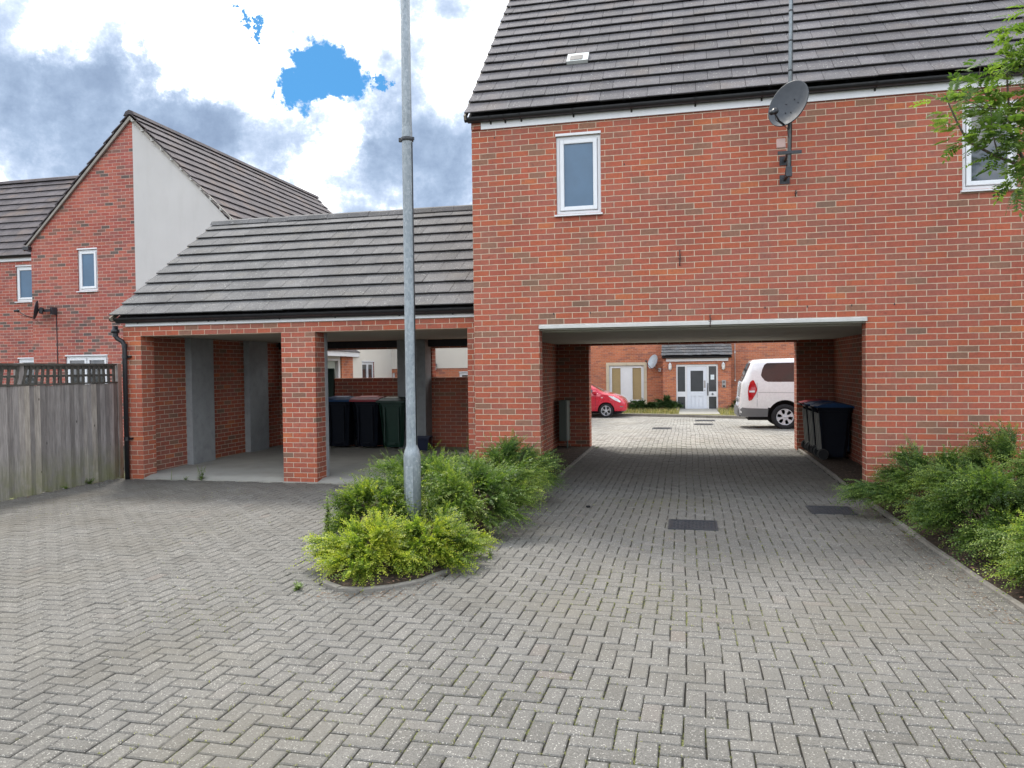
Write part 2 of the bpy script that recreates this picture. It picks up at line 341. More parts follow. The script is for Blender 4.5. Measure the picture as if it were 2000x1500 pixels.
def glass_material(name, tint, rough=0.04, spec=0.9):
    m, nt, b, out = newmat(name)
    co = objco(nt)
    nt.put(b.inputs['Base Color'], nt.vm('SCALE', tint, nt.maprange(nt.noise(co, 3.0, 3), 0.3, 0.7, 0.9, 1.1)))
    b.inputs['Roughness'].default_value = rough; b.inputs['Specular IOR Level'].default_value = spec
    b.inputs['IOR'].default_value = 1.6
    nt.put(b.inputs['Normal'], nt.bump(nt.noise(co, 1.8, 2), 0.01, 0.4))
    return m
M_GLASS = glass_material('window_glass', (0.035, 0.04, 0.045))
M_GLASS_FROST = glass_material('obscured_glass', (0.07, 0.145, 0.235), 0.30, 0.45)
M_GLASS_CAR = glass_material('tinted_car_glass', (0.035, 0.038, 0.042), 0.06)
M_GLASS_DK = glass_material('dark_door_glass', (0.045, 0.05, 0.055), 0.12, 0.6)

def fence_material():
    m, nt, b, out = newmat('weathered_fence_board')
    co = objco(nt); t = nt.attr('tone')
    base = nt.ramp(t, [(0.0, (0.19, 0.172, 0.158)), (0.35, (0.26, 0.237, 0.220)), (0.7, (0.33, 0.302, 0.280)), (1.0, (0.40, 0.355, 0.300))])
    gr = nt.noise(nt.vm('MULTIPLY', co, (14, 14, 0.7)), 5, 6, 0.7)
    c = nt.vm('SCALE', base, nt.maprange(gr, 0.25, 0.75, 0.62, 1.35))
    c = nt.vm('SCALE', c, nt.maprange(nt.noise(nt.vm('MULTIPLY', co, (5, 5, 1.0)), 3, 4, 0.6), 0.3, 0.7, 0.78, 1.2))
    v = nt.new('ShaderNodeTexVoronoi'); nt.put(v.inputs['Vector'], nt.vm('MULTIPLY', co, (1, 1, 0.45))); v.inputs['Scale'].default_value = 7.0
    c = nt.mix(nt.maprange(v.outputs['Distance'], 0.075, 0.045, 0, 0.85), c, (0.045, 0.035, 0.028))
    s = nt.new('ShaderNodeSeparateXYZ'); nt.put(s.inputs[0], co)
    al = nt.m('MULTIPLY', nt.maprange(s.outputs[2], 0.62, 0.05, 0, 1), nt.maprange(nt.noise(co, 5, 5, 0.7), 0.32, 0.6, 0.2, 1))
    c = nt.mix(nt.m('MULTIPLY', al, 0.62), c, (0.20, 0.215, 0.07))
    nt.put(b.inputs['Base Color'], c); b.inputs['Roughness'].default_value = 0.92; b.inputs['Specular IOR Level'].default_value = 0.2
    nt.put(b.inputs['Normal'], nt.bump(gr, 0.006))
    return m
M_FENCE = fence_material()
M_TRELLIS = simple('old_trellis_timber', (0.085, 0.078, 0.065), 0.95, var=0.35, vscale=9)

def leaf_material(name, stops, trans=0.35, gloss=0.45):
    m, nt, b, out = newmat(name)
    t = nt.attr('tone'); co = objco(nt)
    c = nt.ramp(t, stops)
    c = nt.vm('SCALE', c, nt.maprange(nt.noise(co, 4.5, 4, 0.6), 0.3, 0.7, 0.72, 1.25))
    nt.put(b.inputs['Base Color'], c); b.inputs['Roughness'].default_value = gloss
    b.inputs['Specular IOR Level'].default_value = 0.45
    tr = nt.new('ShaderNodeBsdfTranslucent'); nt.put(tr.inputs[0], nt.vm('MULTIPLY', c, (1.25, 1.35, 0.7)))
    mx = nt.new('ShaderNodeMixShader'); mx.inputs[0].default_value = trans
    nt.l.new(b.outputs[0], mx.inputs[1]); nt.l.new(tr.outputs[0], mx.inputs[2]); nt.l.new(mx.outputs[0], out.inputs[0])
    return m
L_YEL = leaf_material('yellow_green_leaf', [(0.0, (0.05, 0.10, 0.015)), (0.35, (0.16, 0.24, 0.03)), (0.7, (0.40, 0.46, 0.05)), (1.0, (0.62, 0.60, 0.08))], 0.4)
L_MID = leaf_material('fresh_green_leaf', [(0.0, (0.035, 0.075, 0.018)), (0.4, (0.085, 0.155, 0.03)), (0.75, (0.20, 0.29, 0.05)), (1.0, (0.36, 0.42, 0.08))], 0.35)
L_DRK = leaf_material('deep_green_leaf', [(0.0, (0.022, 0.055, 0.018)), (0.4, (0.055, 0.115, 0.028)), (0.75, (0.12, 0.20, 0.04)), (1.0, (0.24, 0.34, 0.07))], 0.3)
L_TREE = leaf_material('rowan_leaf', [(0.0, (0.040, 0.085, 0.022)), (0.5, (0.115, 0.20, 0.040)), (1.0, (0.28, 0.38, 0.08))], 0.48, 0.5)
L_HEDGE = leaf_material('hedge_leaf', [(0.0, (0.012, 0.032, 0.010)), (0.6, (0.04, 0.085, 0.02)), (1.0, (0.09, 0.15, 0.03))], 0.2)
L_WEED = leaf_material('weed_leaf', [(0.0, (0.10, 0.18, 0.04)), (1.0, (0.24, 0.32, 0.08))], 0.35)
L_GRASS = leaf_material('dry_grass_blade', [(0.0, (0.12, 0.16, 0.04)), (0.5, (0.30, 0.27, 0.10)), (1.0, (0.46, 0.38, 0.18))], 0.3)

# ------------------------------------------------------------------ geometry helpers
class MB:
    """collects faces, then links them as ONE mesh object"""
    def __init__(s): s.v = []; s.f = []; s.mi = []; s.tone = []; s.sm = []
    def poly(s, pts, mi=0, tone=0.5, sm=False):
        b = len(s.v); s.v.extend([tuple(p) for p in pts]); s.f.append(tuple(range(b, b + len(pts)))); s.mi.append(mi); s.tone.append(tone); s.sm.append(sm)
    def mesh(s, vs, fs, mi=0, tone=0.5, sm=False):
        b = len(s.v); s.v.extend([tuple(p) for p in vs])
        for f in fs: s.f.append(tuple(b + i for i in f)); s.mi.append(mi); s.tone.append(tone); s.sm.append(sm)
    def box(s, x0, y0, z0, x1, y1, z1, mi=0, tone=0.5, mat=None):
        vs = [Vector((x, y, z)) for z in (z0, z1) for y in (y0, y1) for x in (x0, x1)]
        if mat is not None: vs = [mat @ v for v in vs]
        s.mesh(vs, [(0, 2, 3, 1), (4, 5, 7, 6), (0, 1, 5, 4), (2, 6, 7, 3), (0, 4, 6, 2), (1, 3, 7, 5)], mi, tone)
    def bbox(s, x0, y0, z0, x1, y1, z1, c=0.01, mi=0, tone=0.5, mat=None):
        """box with chamfered edges"""
        bm = bmesh.new(); bmesh.ops.create_cube(bm, size=1.0)
        bmesh.ops.scale(bm, vec=(x1 - x0, y1 - y0, z1 - z0), verts=bm.verts)
        bmesh.ops.translate(bm, vec=((x0 + x1) / 2, (y0 + y1) / 2, (z0 + z1) / 2), verts=bm.verts)
        bmesh.ops.bevel(bm, geom=bm.edges[:], offset=c, segments=2, affect='EDGES', profile=0.5)
        s.addbm(bm, mi, tone, mat)
    def addbm(s, bm, mi=0, tone=0.5, mat=None, sm=False):
        bm.verts.ensure_lookup_table()
        vs = [v.co.copy() for v in bm.verts]
        if mat is not None: vs = [mat @ v for v in vs]
        for i, v in enumerate(bm.verts): v.index = i
        s.mesh(vs, [tuple(v.index for v in f.verts) for f in bm.faces], mi, tone, sm); bm.free()
    def prism(s, pts2, a0, a1, axis='y', mi=0, tone=0.5):
        """extrude a 2-D outline along an axis; axis y: pts (x,z); axis x: pts (y,z); axis z: pts (x,y)"""
        def P(p, a):
            return (p[0], a, p[1]) if axis == 'y' else ((a, p[0], p[1]) if axis == 'x' else (p[0], p[1], a))
        n = len(pts2); vs = [P(p, a0) for p in pts2] + [P(p, a1) for p in pts2]
        fs = [tuple(range(n)), tuple(range(2 * n - 1, n - 1, -1))] + [(i, i + n, (i + 1) % n + n, (i + 1) % n) for i in range(n)]
        s.mesh(vs, fs, mi, tone)
    def tube(s, path, rad, n=8, mi=0, tone=0.5, caps=True):
        path = [Vector(p) for p in path]; rs = rad if isinstance(rad, (list, tuple)) else [rad] * len(path)
        b = len(s.v); prev = None
        for i, p in enumerate(path):
            d = (path[min(i + 1, len(path) - 1)] - path[max(i - 1, 0)]).normalized()
            if prev is None:
                a = Vector((0, 0, 1)) if abs(d.z) < 0.9 else Vector((1, 0, 0))
                u = d.cross(a).normalized()
            else:
                u = (prev - d * prev.dot(d)).normalized()
            prev = u; v = d.cross(u)
            for k in range(n):
                t = 2 * math.pi * k / n
                s.v.append(tuple(p + (u * math.cos(t) + v * math.sin(t)) * rs[i]))
        for i in range(len(path) - 1):
            for k in range(n):
                a = b + i * n + k; c = b + i * n + (k + 1) % n
                s.f.append((a, c, c + n, a + n)); s.mi.append(mi); s.tone.append(tone); s.sm.append(True)
        if caps:
            s.f.append(tuple(b + k for k in range(n - 1, -1, -1))); s.mi.append(mi); s.tone.append(tone); s.sm.append(False)
            e = b + (len(path) - 1) * n
            s.f.append(tuple(e + k for k in range(n))); s.mi.append(mi); s.tone.append(tone); s.sm.append(False)
    def lathe(s, prof, n=20, mat=None, mi=0, tone=0.5, sm=True, caps=None):
        """prof: (r, z) pairs turned about z"""
        vs = []; fs = []
        for r, z in prof:
            for k in range(n):
                t = 2 * math.pi * k / n; vs.append(Vector((r * math.cos(t), r * math.sin(t), z)))
        for i in range(len(prof) - 1):
            for k in range(n): fs.append((i * n + k, i * n + (k + 1) % n, (i + 1) * n + (k + 1) % n, (i + 1) * n + k))
        if caps is None: caps = abs(prof[0][0] - prof[-1][0]) > 1e-6   # rings stay open in the middle
        if caps and prof[0][0] > 1e-6: fs.append(tuple(range(n - 1, -1, -1)))
        if caps and prof[-1][0] > 1e-6: fs.append(tuple((len(prof) - 1) * n + k for k in range(n)))
        if mat is not None: vs = [mat @ v for v in vs]
        s.mesh(vs, fs, mi, tone, sm)
    def build(s, name, mats, parent=None, loc=None, smooth=None):
        me = bpy.data.meshes.new(name)
        me.from_pydata(s.v, [], s.f)
        for m in (mats if isinstance(mats, (list, tuple)) else [mats]): me.materials.append(m)
        me.polygons.foreach_set('material_index', s.mi)
        me.polygons.foreach_set('use_smooth', [True] * len(s.f) if smooth else s.sm)
        a = me.attributes.new('tone', 'FLOAT', 'FACE'); a.data.foreach_set('value', s.tone)
        me.update()
        return link(name, me, parent, loc)

def link(name, me, parent=None, loc=None):
    o = bpy.data.objects.new(name, me); COL.objects.link(o)
    if loc is not None: o.location = loc
    if parent is not None:
        o.parent = parent
        if loc is None:
            # geometry is written in world coordinates: cancel the position of every ancestor
            p = parent; off = Vector((0, 0, 0))
            while p is not None: off += p.location; p = p.parent
            o.location = -off
    return o

def quads_mesh(name, V, mats, tone, mi=None, k=4):
    """fast mesh of k-gons from an (n,k,3) array"""
    n = V.shape[0]
    me = bpy.data.meshes.new(name)
    me.vertices.add(n * k); me.vertices.foreach_set('co', V.reshape(-1).astype(np.float32))
    me.loops.add(n * k); me.loops.foreach_set('vertex_index', np.arange(n * k, dtype=np.int32))
    me.polygons.add(n); me.polygons.foreach_set('loop_start', np.arange(0, n * k, k, dtype=np.int32))
    for m in (mats if isinstance(mats, (list, tuple)) else [mats]): me.materials.append(m)
    if mi is not None: me.polygons.foreach_set('material_index', mi.astype(np.int32))
    me.update(calc_edges=True)
    a = me.attributes.new('tone', 'FLOAT', 'FACE'); a.data.foreach_set('value', tone.astype(np.float32))
    return me

def tag(o, label=None, cat=None, group=None, kind=None):
    if label: o['label'] = label
    if cat: o['category'] = cat
    if group: o['group'] = group
    if kind: o['kind'] = kind
    return o
def thing(name, label, cat, loc=(0, 0, 0), rz=0, group=None):
    o = bpy.data.objects.new(name, None); COL.objects.link(o)
    o.empty_display_size = 0.2; o.location = loc; o.rotation_euler = (0, 0, rz)
    return tag(o, label, cat, group)
def copy_tree(o, parent=None):
    c = o.copy(); COL.objects.link(c)
    if parent is not None: c.parent = parent
    for ch in [x for x in bpy.data.objects if x.parent == o]: copy_tree(ch, c)
    return c
def structure(name, mb, m): return tag(mb.build(name, m), kind='structure')

def gz(y):
    """the paving falls away gently beyond the archway"""
    return -0.025 * max(0.0, y - 9.0)

def holed_wall(mb, a0, a1, z0, z1, holes, d0, d1, axis='y', mi=0):
    """wall slab between depths d0<d1; a = x (axis y) or y (axis x); holes: (a0,a1,z0,z1)"""
    A = sorted(set([a0, a1] + [h[0] for h in holes] + [h[1] for h in holes]))
    Z = sorted(set([z0, z1] + [h[2] for h in holes] + [h[3] for h in holes]))
    A = [a for a in A if a0 - 1e-6 <= a <= a1 + 1e-6]; Z = [z for z in Z if z0 - 1e-6 <= z <= z1 + 1e-6]
    def P(a, d, z): return (a, d, z) if axis == 'y' else (d, a, z)
    def solid(i, j):
        if i < 0 or j < 0 or i >= len(A) - 1 or j >= len(Z) - 1: return False
        ca = (A[i] + A[i + 1]) / 2; cz = (Z[j] + Z[j + 1]) / 2
        return not any(h[0] < ca < h[1] and h[2] < cz < h[3] for h in holes)
    for i in range(len(A) - 1):
        for j in range(len(Z) - 1):
            if not solid(i, j): continue
            a, b, c, d = A[i], A[i + 1], Z[j], Z[j + 1]
            fl = axis == 'x'
            q = [P(a, d0, c), P(b, d0, c), P(b, d0, d), P(a, d0, d)]; mb.poly(q[::-1] if fl else q, mi)
            q = [P(a, d1, c), P(a, d1, d), P(b, d1, d), P(b, d1, c)]; mb.poly(q[::-1] if fl else q, mi)
            if not solid(i - 1, j): mb.poly([P(a, d0, c), P(a, d0, d), P(a, d1, d), P(a, d1, c)], mi)
            if not solid(i + 1, j): mb.poly([P(b, d0, c), P(b, d1, c), P(b, d1, d), P(b, d0, d)], mi)
            if not solid(i, j - 1): mb.poly([P(a, d0, c), P(a, d1, c), P(b, d1, c), P(b, d0, c)], mi)
            if not solid(i, j + 1): mb.poly([P(a, d0, d), P(b, d0, d), P(b, d1, d), P(a, d1, d)], mi)

def tiled_slope(mb, x0, x1, e, r, gauge=0.305, tw=0.30, th=0.030, jit=0.004, warm_edge=True, seed=0):
    """rows of overlapping flat tiles from eave point e=(y,z) up to ridge point r=(y,z), along x"""
    rg = random.Random(seed)
    ey, ez = e; ry, rz = r
    L = math.hypot(ry - ey, rz - ez); u = ((ry - ey) / L, (rz - ez) / L); n = (-u[1], u[0]) if u[0] > 0 else (u[1], -u[0])
    rows = max(1, int(round(L / gauge))); g = L / rows
    def P(x, s, h): return (x, ey + u[0] * s + n[0] * h, ez + u[1] * s + n[1] * h)
    for k in range(rows):
        s0 = k * g; s1 = min(L + 0.02, s0 + g + 0.06)
        off = tw / 2 if k % 2 else 0.0
        xs = x0; first = True
        while xs < x1 - 1e-3:
            xe = min(x1, xs + (tw - off if first and off else tw)); first = False
            j = rg.uniform(-jit, jit); tl = rg.random(); hh = 0.052 + rg.uniform(-0.003, 0.003)
            a, b = xs + 0.0026, xe - 0.0026; f0 = s0 + j
            top0, top1, bot0, bot1 = hh + .003, 0.014, hh + .003 - th * 0.66, -0.004
            vs = [P(a, f0, bot0), P(b, f0, bot0), P(b, f0, top0 - .005), P(a, f0, top0 - .005), P(a, f0 + .006, top0), P(b, f0 + .006, top0), P(b, s1, top1), P(a, s1, top1), P(a, s1, bot1), P(b, s1, bot1)]
            mb.mesh(vs, [(0, 1, 2, 3), (3, 2, 5, 4), (4, 5, 6, 7), (0, 8, 9, 1), (0, 3, 4, 7, 8), (1, 9, 6, 5, 2)], 0, tl)
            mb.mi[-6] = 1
            xs = xe
    return rows

# ------------------------------------------------------------------ ground
def block_paving(name, x0, x1, y0, y1, keep, mat, chamfer=True, L=0.2, seed=3, warp=True):
    rg = np.random.default_rng(seed); W = L / 2
    i0, i1 = int(math.floor(x0 / W)) - 1, int(math.ceil(x1 / W)) + 1
    j0, j1 = int(math.floor(y0 / W)) - 1, int(math.ceil(y1 / W)) + 1
    C = []
    for i in range(i0, i1):
        for j in range(j0, j1):
            k = (i + j) % 4
            if k == 0: cx, cy, o = (i + 1) * W, (j + .5) * W, 0
            elif k == 2: cx, cy, o = (i + .5) * W, (j + 1) * W, 1
            else: continue
            dx_, dy_ = (W * .9, 0) if o == 0 else (0, W * .9)
            if x0 <= cx <= x1 and y0 <= cy <= y1 and (keep(cx, cy) or keep(cx - dx_, cy - dy_) or keep(cx + dx_, cy + dy_)): C.append((cx, cy, o))
    C = np.array(C); n = len(C)
    g = 0.0029 + rg.uniform(0, 0.0016, n)
    hx = np.where(C[:, 2] == 0, L / 2, W / 2) - g; hy = np.where(C[:, 2] == 0, W / 2, L / 2) - g
    ang = rg.normal(0, 0.007, n); cz = rg.normal(0, 0.0012, n)
    tx = rg.normal(0, 0.006, n); ty = rg.normal(0, 0.006, n)
    jx = rg.normal(0, 0.0011, n); jy = rg.normal(0, 0.0011, n)
    ch = 0.006
    rings = [(ch, 0.0), (0.0, -ch * 0.9), (0.0, -0.018)] if chamfer else [(0.001, 0.0), (0.0, -0.018)]
    V = []
    for inset, dz in rings:
        ring = []
        for sx_, sy_ in ((-1, -1), (1, -1), (1, 1), (-1, 1)):
            px = sx_ * (hx - inset); py = sy_ * (hy - inset)
            X = C[:, 0] + jx + px * np.cos(ang) - py * np.sin(ang); Y = C[:, 1] + jy + px * np.sin(ang) + py * np.cos(ang)
            if warp:   # courses wander and the surface settles, as laid paving does
                wx = 0.010 * np.sin(Y * 1.3 + 0.6 * X) + 0.003 * np.sin(Y * 4.3 + 1.0); wy = 0.008 * np.sin(X * 1.2 + 1.3) + 0.003 * np.sin(X * 4.1 + Y)
            else: wx = wy = 0
            Z = cz + tx * px + ty * py + dz + 0.004 * np.sin(X * 1.3 + .4) * np.sin(Y * 1.1) - 0.025 * np.maximum(0, Y - 9.0)
            ring.append(np.stack([X + wx, Y + wy, Z], 1))
        V.append(np.stack(ring, 1))
    tone = rg.beta(2.2, 2.2, n)
    Q = [V[0]]; T = [tone]
    for a in range(len(rings) - 1):
        for k in range(4):
            kk = (k + 1) % 4
            Q.append(np.stack([V[a + 1][:, k], V[a + 1][:, kk], V[a][:, kk], V[a][:, k]], 1)); T.append(tone)
    me = quads_mesh(name, np.concatenate(Q), mat, np.concatenate(T))
    return tag(link(name, me), kind='structure')

ISLAND = [(0.91, 0.30), (0.91, -4.02), (0.80, -4.36), (0.62, -4.58), (0.42, -4.70), (0.22, -4.72), (0.04, -4.60), (-0.08, -4.36), (-0.26, -3.7), (-0.62, -2.7), (-1.05, -1.5), (-1.42, -0.3), (-1.55, 0.32)]
BED = [(4.95, 0.0), (4.95, -2.2), (4.97, -3.6), (5.02, -4.6), (5.10, -6.2), (5.25, -9.5), (9.6, -9.5), (9.6, 0.0)]
def inside(x, y, poly):
    c = False; n = len(poly)
    for i in range(n):
        (xa, ya), (xb, yb) = poly[i], poly[(i + 1) % n]
        if (ya > y) != (yb > y) and x < (xb - xa) * (y - ya) / (yb - ya) + xa: c = not c
    return c
MANHOLES = [(2.62, -2.08, 3.12, -1.58), (4.17, -0.98, 4.66, -0.50)]
YARD_COVERS = [(1.86, 11.25, 2.40, 11.75), (3.05, 16.0, 3.75, 16.6), (3.0, 13.6, 3.6, 14.1)]
def keep_front(x, y):
    if y > 0.33 and not (0.93 < x < 4.88): return False
    if inside(x, y, ISLAND) or inside(x, y, BED): return False
    if any(a + .05 < x < c - .05 and b + .05 < y < d - .05 for a, b, c, d in MANHOLES): return False
    return True
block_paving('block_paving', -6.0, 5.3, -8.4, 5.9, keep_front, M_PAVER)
def keep_yard(x, y):
    return not any(a + .05 < x < c - .05 and b + .05 < y < d - .05 for a, b, c, d in YARD_COVERS)
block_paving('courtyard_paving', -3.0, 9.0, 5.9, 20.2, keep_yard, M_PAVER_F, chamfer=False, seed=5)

mb = MB()
for (ya, yb, za, zb) in ((-60, 9.0, -0.0125, -0.0125), (9.0, 70.0, -0.0125, -0.0125 - .025 * 61), (70, 400, -1.54, -1.54)):
    mb.poly([(-300, ya, za), (300, ya, za), (300, yb, zb), (-300, yb, zb)])
mb.poly([(-300, -400, -0.0125), (300, -400, -0.0125), (300, -60, -0.0125), (-300, -60, -0.0125)])
g = structure('ground', mb, M_BED)

def soil_bed(name, poly, z, m=M_SOIL, amp=0.03, step=0.14, seed=1):
    """lumpy soil filling a polygon, as one sheet"""
    xs = [p[0] for p in poly]; ys = [p[1] for p in poly]; rg = random.Random(seed)
    bm = bmesh.new(); vs = [bm.verts.new((x, y, z)) for x, y in poly]; bm.faces.new(vs)
    bmesh.ops.triangulate(bm, faces=bm.faces[:])
    for _ in range(7):
        es = [e for e in bm.edges if e.calc_length() > step * 1.6]
        if not es: break
        bmesh.ops.subdivide_edges(bm, edges=es, cuts=1)
        bmesh.ops.triangulate(bm, faces=[f for f in bm.faces if len(f.verts) > 3])
    for v in bm.verts:
        if not v.is_boundary: v.co.z += rg.uniform(-.3, 1) * amp + 0.02
    mb = MB(); mb.addbm(bm, sm=True)
    return structure(name, mb, m)
soil_bed('planting_island_soil', ISLAND, 0.010, seed=2)
soil_bed('planting_bed_soil', BED, 0.012, seed=3, step=0.3)
mb = MB()
for x0, x1 in ((0.172, 0.86), (4.985, 5.578)):
    nx, ny = 6, 40
    rg = random.Random(int(x0 * 10))
    H = [[0.015 + rg.uniform(0, .022) for _ in range(ny + 1)] for _ in range(nx + 1)]
    ya, yb = (0.222, 5.745)
    for i in range(nx):
        for j in range(ny):
            f = lambda a, b: (x0 + (x1 - x0) * a / nx, ya + (yb - ya) * b / ny, H[a][b])
            mb.poly([f(i, j), f(i + 1, j), f(i + 1, j + 1), f(i, j + 1)], sm=True)
structure('archway_soil_strip', mb, M_SOIL)

def kerb_run(name, pts, w_=0.05, z0=-0.03, z1=0.030, seg=0.914, label=None, inward=1, m=M_KERB, gap=0.006):
    """flat-topped edging stones laid end to end along a line"""
    mb = MB(); rg = random.Random(len(pts)); carry = []
    pts = [Vector((p[0], p[1], 0)) for p in pts]
    for a, b in zip(pts[:-1], pts[1:]):
        L = (b - a).length; n = max(1, int(round(L / seg))); d = (b - a) / L; nrm = Vector((-d.y, d.x, 0)) * inward
        for k in range(n):
            s0 = a + d * (L * k / n + gap / 2); s1 = a + d * (L * (k + 1) / n - gap / 2); t = rg.uniform(-.006, .006)
            za, zb = gz(s0.y), gz(s1.y)
            c = 0.008
            prof = [(0, z0), (0, z1 - c), (c, z1), (w_ - c, z1), (w_, z1 - c), (w_, z0)]
            vs = [s0 + nrm * p + Vector((0, 0, z + t + za)) for p, z in prof] + [s1 + nrm * p + Vector((0, 0, z + t + zb)) for p, z in prof]
            m6 = 6
            mb.mesh(vs, [tuple(range(m6 - 1, -1, -1)), tuple(range(m6, 2 * m6))] + [(i, (i + 1) % m6, (i + 1) % m6 + m6, i + m6) for i in range(m6)], 0, rg.random())
    return structure(name, mb, m)
kerb_run('island_kerb', ISLAND[:-1], inward=-1, seg=0.6)
kerb_run('bed_kerb', [(4.93, -0.02)] + BED[1:6], inward=1)
kerb_run('archway_edging', [(0.872, 0.30), (0.872, 5.85)], inward=-1)
kerb_run('archway_edging', [(4.925, 0.0), (4.925, 5.85)], inward=-1)
FK = [(-9.0, 20.6), (0.5, 20.07), (2.78, 19.3), (4.86, 17.9), (6.3, 17.0), (9.5, 16.4), (14, 16.2)]
kerb_run('courtyard_kerb', FK, z0=-.05, z1=.10, w_=0.12, inward=1)
mb = MB()
for (a, b) in zip(FK[:-1], FK[1:]):
    n = 5
    for k in range(n):
        xa, ya = a[0] + (b[0] - a[0]) * k / n, a[1] + (b[1] - a[1]) * k / n + .1; xb, yb = a[0] + (b[0] - a[0]) * (k + 1) / n, a[1] + (b[1] - a[1]) * (k + 1) / n + .1
        mb.poly([(xa, ya, gz(ya) + .085), (xb, yb, gz(yb) + .085), (xb, 25.2, -0.32), (xa, 25.2, -0.32)])
structure('courtyard_verge', mb, simple('dry_lawn', (0.16, 0.15, 0.06), 0.95, var=0.5, vscale=3, bump=0.02, bscale=50))
mb = MB(); mb.box(2.5, 20.2, -.4, 4.05, 24.08, -0.20)
structure('porch_path', mb, M_SLAB)

def cover(loc, sx_, sy_, label, lines=9, z=0.0):
    t = thing('drain_cover', label, 'drain cover', (loc[0], loc[1], z), 0, 'iron drain covers set in the paving')
    mb = MB(); a, b = sx_ / 2, sy_ / 2; e = 0.022
    for q in ((-a, -b, a, -b + e), (-a, b - e, a, b), (-a, -b + e, -a + e, b - e), (a - e, -b + e, a, b - e)): mb.box(q[0], q[1], -.03, q[2], q[3], 0.013)
    mb.build('frame', M_IRON, t, (0, 0, 0))
    mb = MB(); mb.box(-a + e + .004, -b + e + .004, -.03, a - e - .004, b - e - .004, 0.007)
    nx = max(4, int(sx_ / 0.045)); ny = max(4, int(sy_ / .045))
    for i in range(nx):
        for j in range(ny):
            cx = -a + e + .02 + (sx_ - 2 * e - .04) * (i + .5) / nx; cy = -b + e + .02 + (sy_ - 2 * e - .04) * (j + .5) / ny
            if (i + j) % 2: mb.box(cx - .015, cy - .004, .007, cx + .015, cy + .004, .011)
            else: mb.box(cx - .004, cy - .015, .007, cx + .004, cy + .015, .011)
    mb.build('lid', M_IRON, t, (0, 0, 0))
    return t
cover((2.87, -1.83), .50, .48, 'dark iron drain cover in the middle of the drive before the archway')
cover((4.415, -0.74), .48, .46, 'dark iron drain cover at the right foot of the archway beside the kerb')
cover((2.13, 11.5), .52, .46, 'drain cover in the courtyard nearest the red car, left of the other two', z=gz(11.5) + .004)
cover((3.40, 16.3), .66, .56, 'farthest drain cover in the courtyard, straight before the white door', z=gz(16.3) + .006)
cover((3.30, 13.85), .56, .46, 'pale drain cover in the courtyard between the two other covers there', z=gz(13.85) + .004)

# ------------------------------------------------------------------ building parts
def window(parent, x0, x1, z0, z1, y, glass=M_GLASS, fr=0.055, lights=1, sill=True, depth=0.07, recess=0.03, head=True, divider=None, curtain=None):
    """upvc casement in a wall whose outer face is at y (facing -y)"""
    yf = y + recess
    mb = MB(); t = 0.045
    def ringbox(mbx, a0, a1, b0, b1, w_, ya, yb, c=.006):
        mbx.bbox(a0, ya, b0, a0 + w_, yb, b1, c); mbx.bbox(a1 - w_, ya, b0, a1, yb, b1, c)
        mbx.bbox(a0 + w_ - .004, ya + .002, b0, a1 - w_ + .004, yb - .002, b0 + w_, c); mbx.bbox(a0 + w_ - .004, ya + .002, b1 - w_, a1 - w_ + .004, yb - .002, b1, c)
    ringbox(mb, x0, x1, z0, z1, t, yf, yf + depth)
    wn_ = mb.build('window', M_WHITE, parent)
    W = (x1 - x0 - 2 * t) / lights
    for i in range(lights):
        a0 = x0 + t + W * i + .003; a1 = a0 + W - .006
        if lights > 1: a0 += .012 * (i > 0); a1 -= .012 * (i < lights - 1)
        mb = MB(); ringbox(mb, a0, a1, z0 + t + .002, z1 - t - .002, fr, yf - .018, yf + .045, .008)
        mb.build('sash', M_WHITE, wn_)
        mb = MB(); mb.box(a0 + fr - .004, yf + .006, z0 + t + fr - .002, a1 - fr + .004, yf + .016, z1 - t - fr + .002)
        mb.build('pane', glass, wn_)
    if lights > 1:
        mb = MB()
        for i in range(1, lights): mb.box(x0 + t + W * i - .013, yf + .004, z0 + t, x0 + t + W * i + .013, yf + .05, z1 - t)
        mb.build('mullion', M_WHITE, wn_)
    if sill:
        mb = MB(); mb.prism([(y - .045, z0 - .032), (y - .045, z0 - .012), (yf + .002, z0 - .001), (yf + .03, z0 - .001), (yf + .03, z0 - .032)], x0 - .02, x1 + .02, 'x')
        mb.build('sill', M_WHITE, wn_)
    if head:
        mb = MB(); mb.box(x0 - .005, y - .012, z1 + .001, x1 + .005, yf + .03, z1 + .032)
        mb.build('head_trim', M_WHITE, wn_)
    return wn_

def gutter(parent, x0, x1, y, z, r=0.058, name='gutter', brackets=()):
    """half-round gutter along x, hung at its back rim"""
    mb = MB(); n = 9
    pr = []
    for k in range(n + 1):
        t = math.pi + math.pi * k / n; pr.append((y + r * math.cos(t), z + r * math.sin(t)))
    inner = [(y + (p[0] - y) * .9, z + (p[1] - z) * .9 + .001) for p in pr][::-1]
    mb.prism(pr + inner, x0, x1, 'x')
    for xe in (x0, x1):
        mb.prism(pr, xe - .004, xe + .004, 'x')
    xx = x0 + 1.9
    while xx < x1: mb.tube([(xx - .03, y + r, z - .005)] * 1 + [(xx + .03, y + r, z - .005)], .004, 4); xx += 2.0
    g_ = mb.build(name, M_BLACK, parent)
    for b in brackets:
        mb = MB(); mb.prism([(y - r - .006, z - .01), (y - r * .7, z - r * .78), (y, z - r - .008), (y + r * .75, z - r * .85), (y + r + .012, z - .085), (y + r + .024, z - .085), (y + r + .024, z + .01), (y + r + .004, z + .01), (y + r * .8, z - r * .62), (y, z - r - .001), (y - r * .66, z - r * .68), (y - r - .002, z)], b - .011, b + .011, 'x')
        mb.build('gutter_bracket', M_BLACK, g_)
    return g_

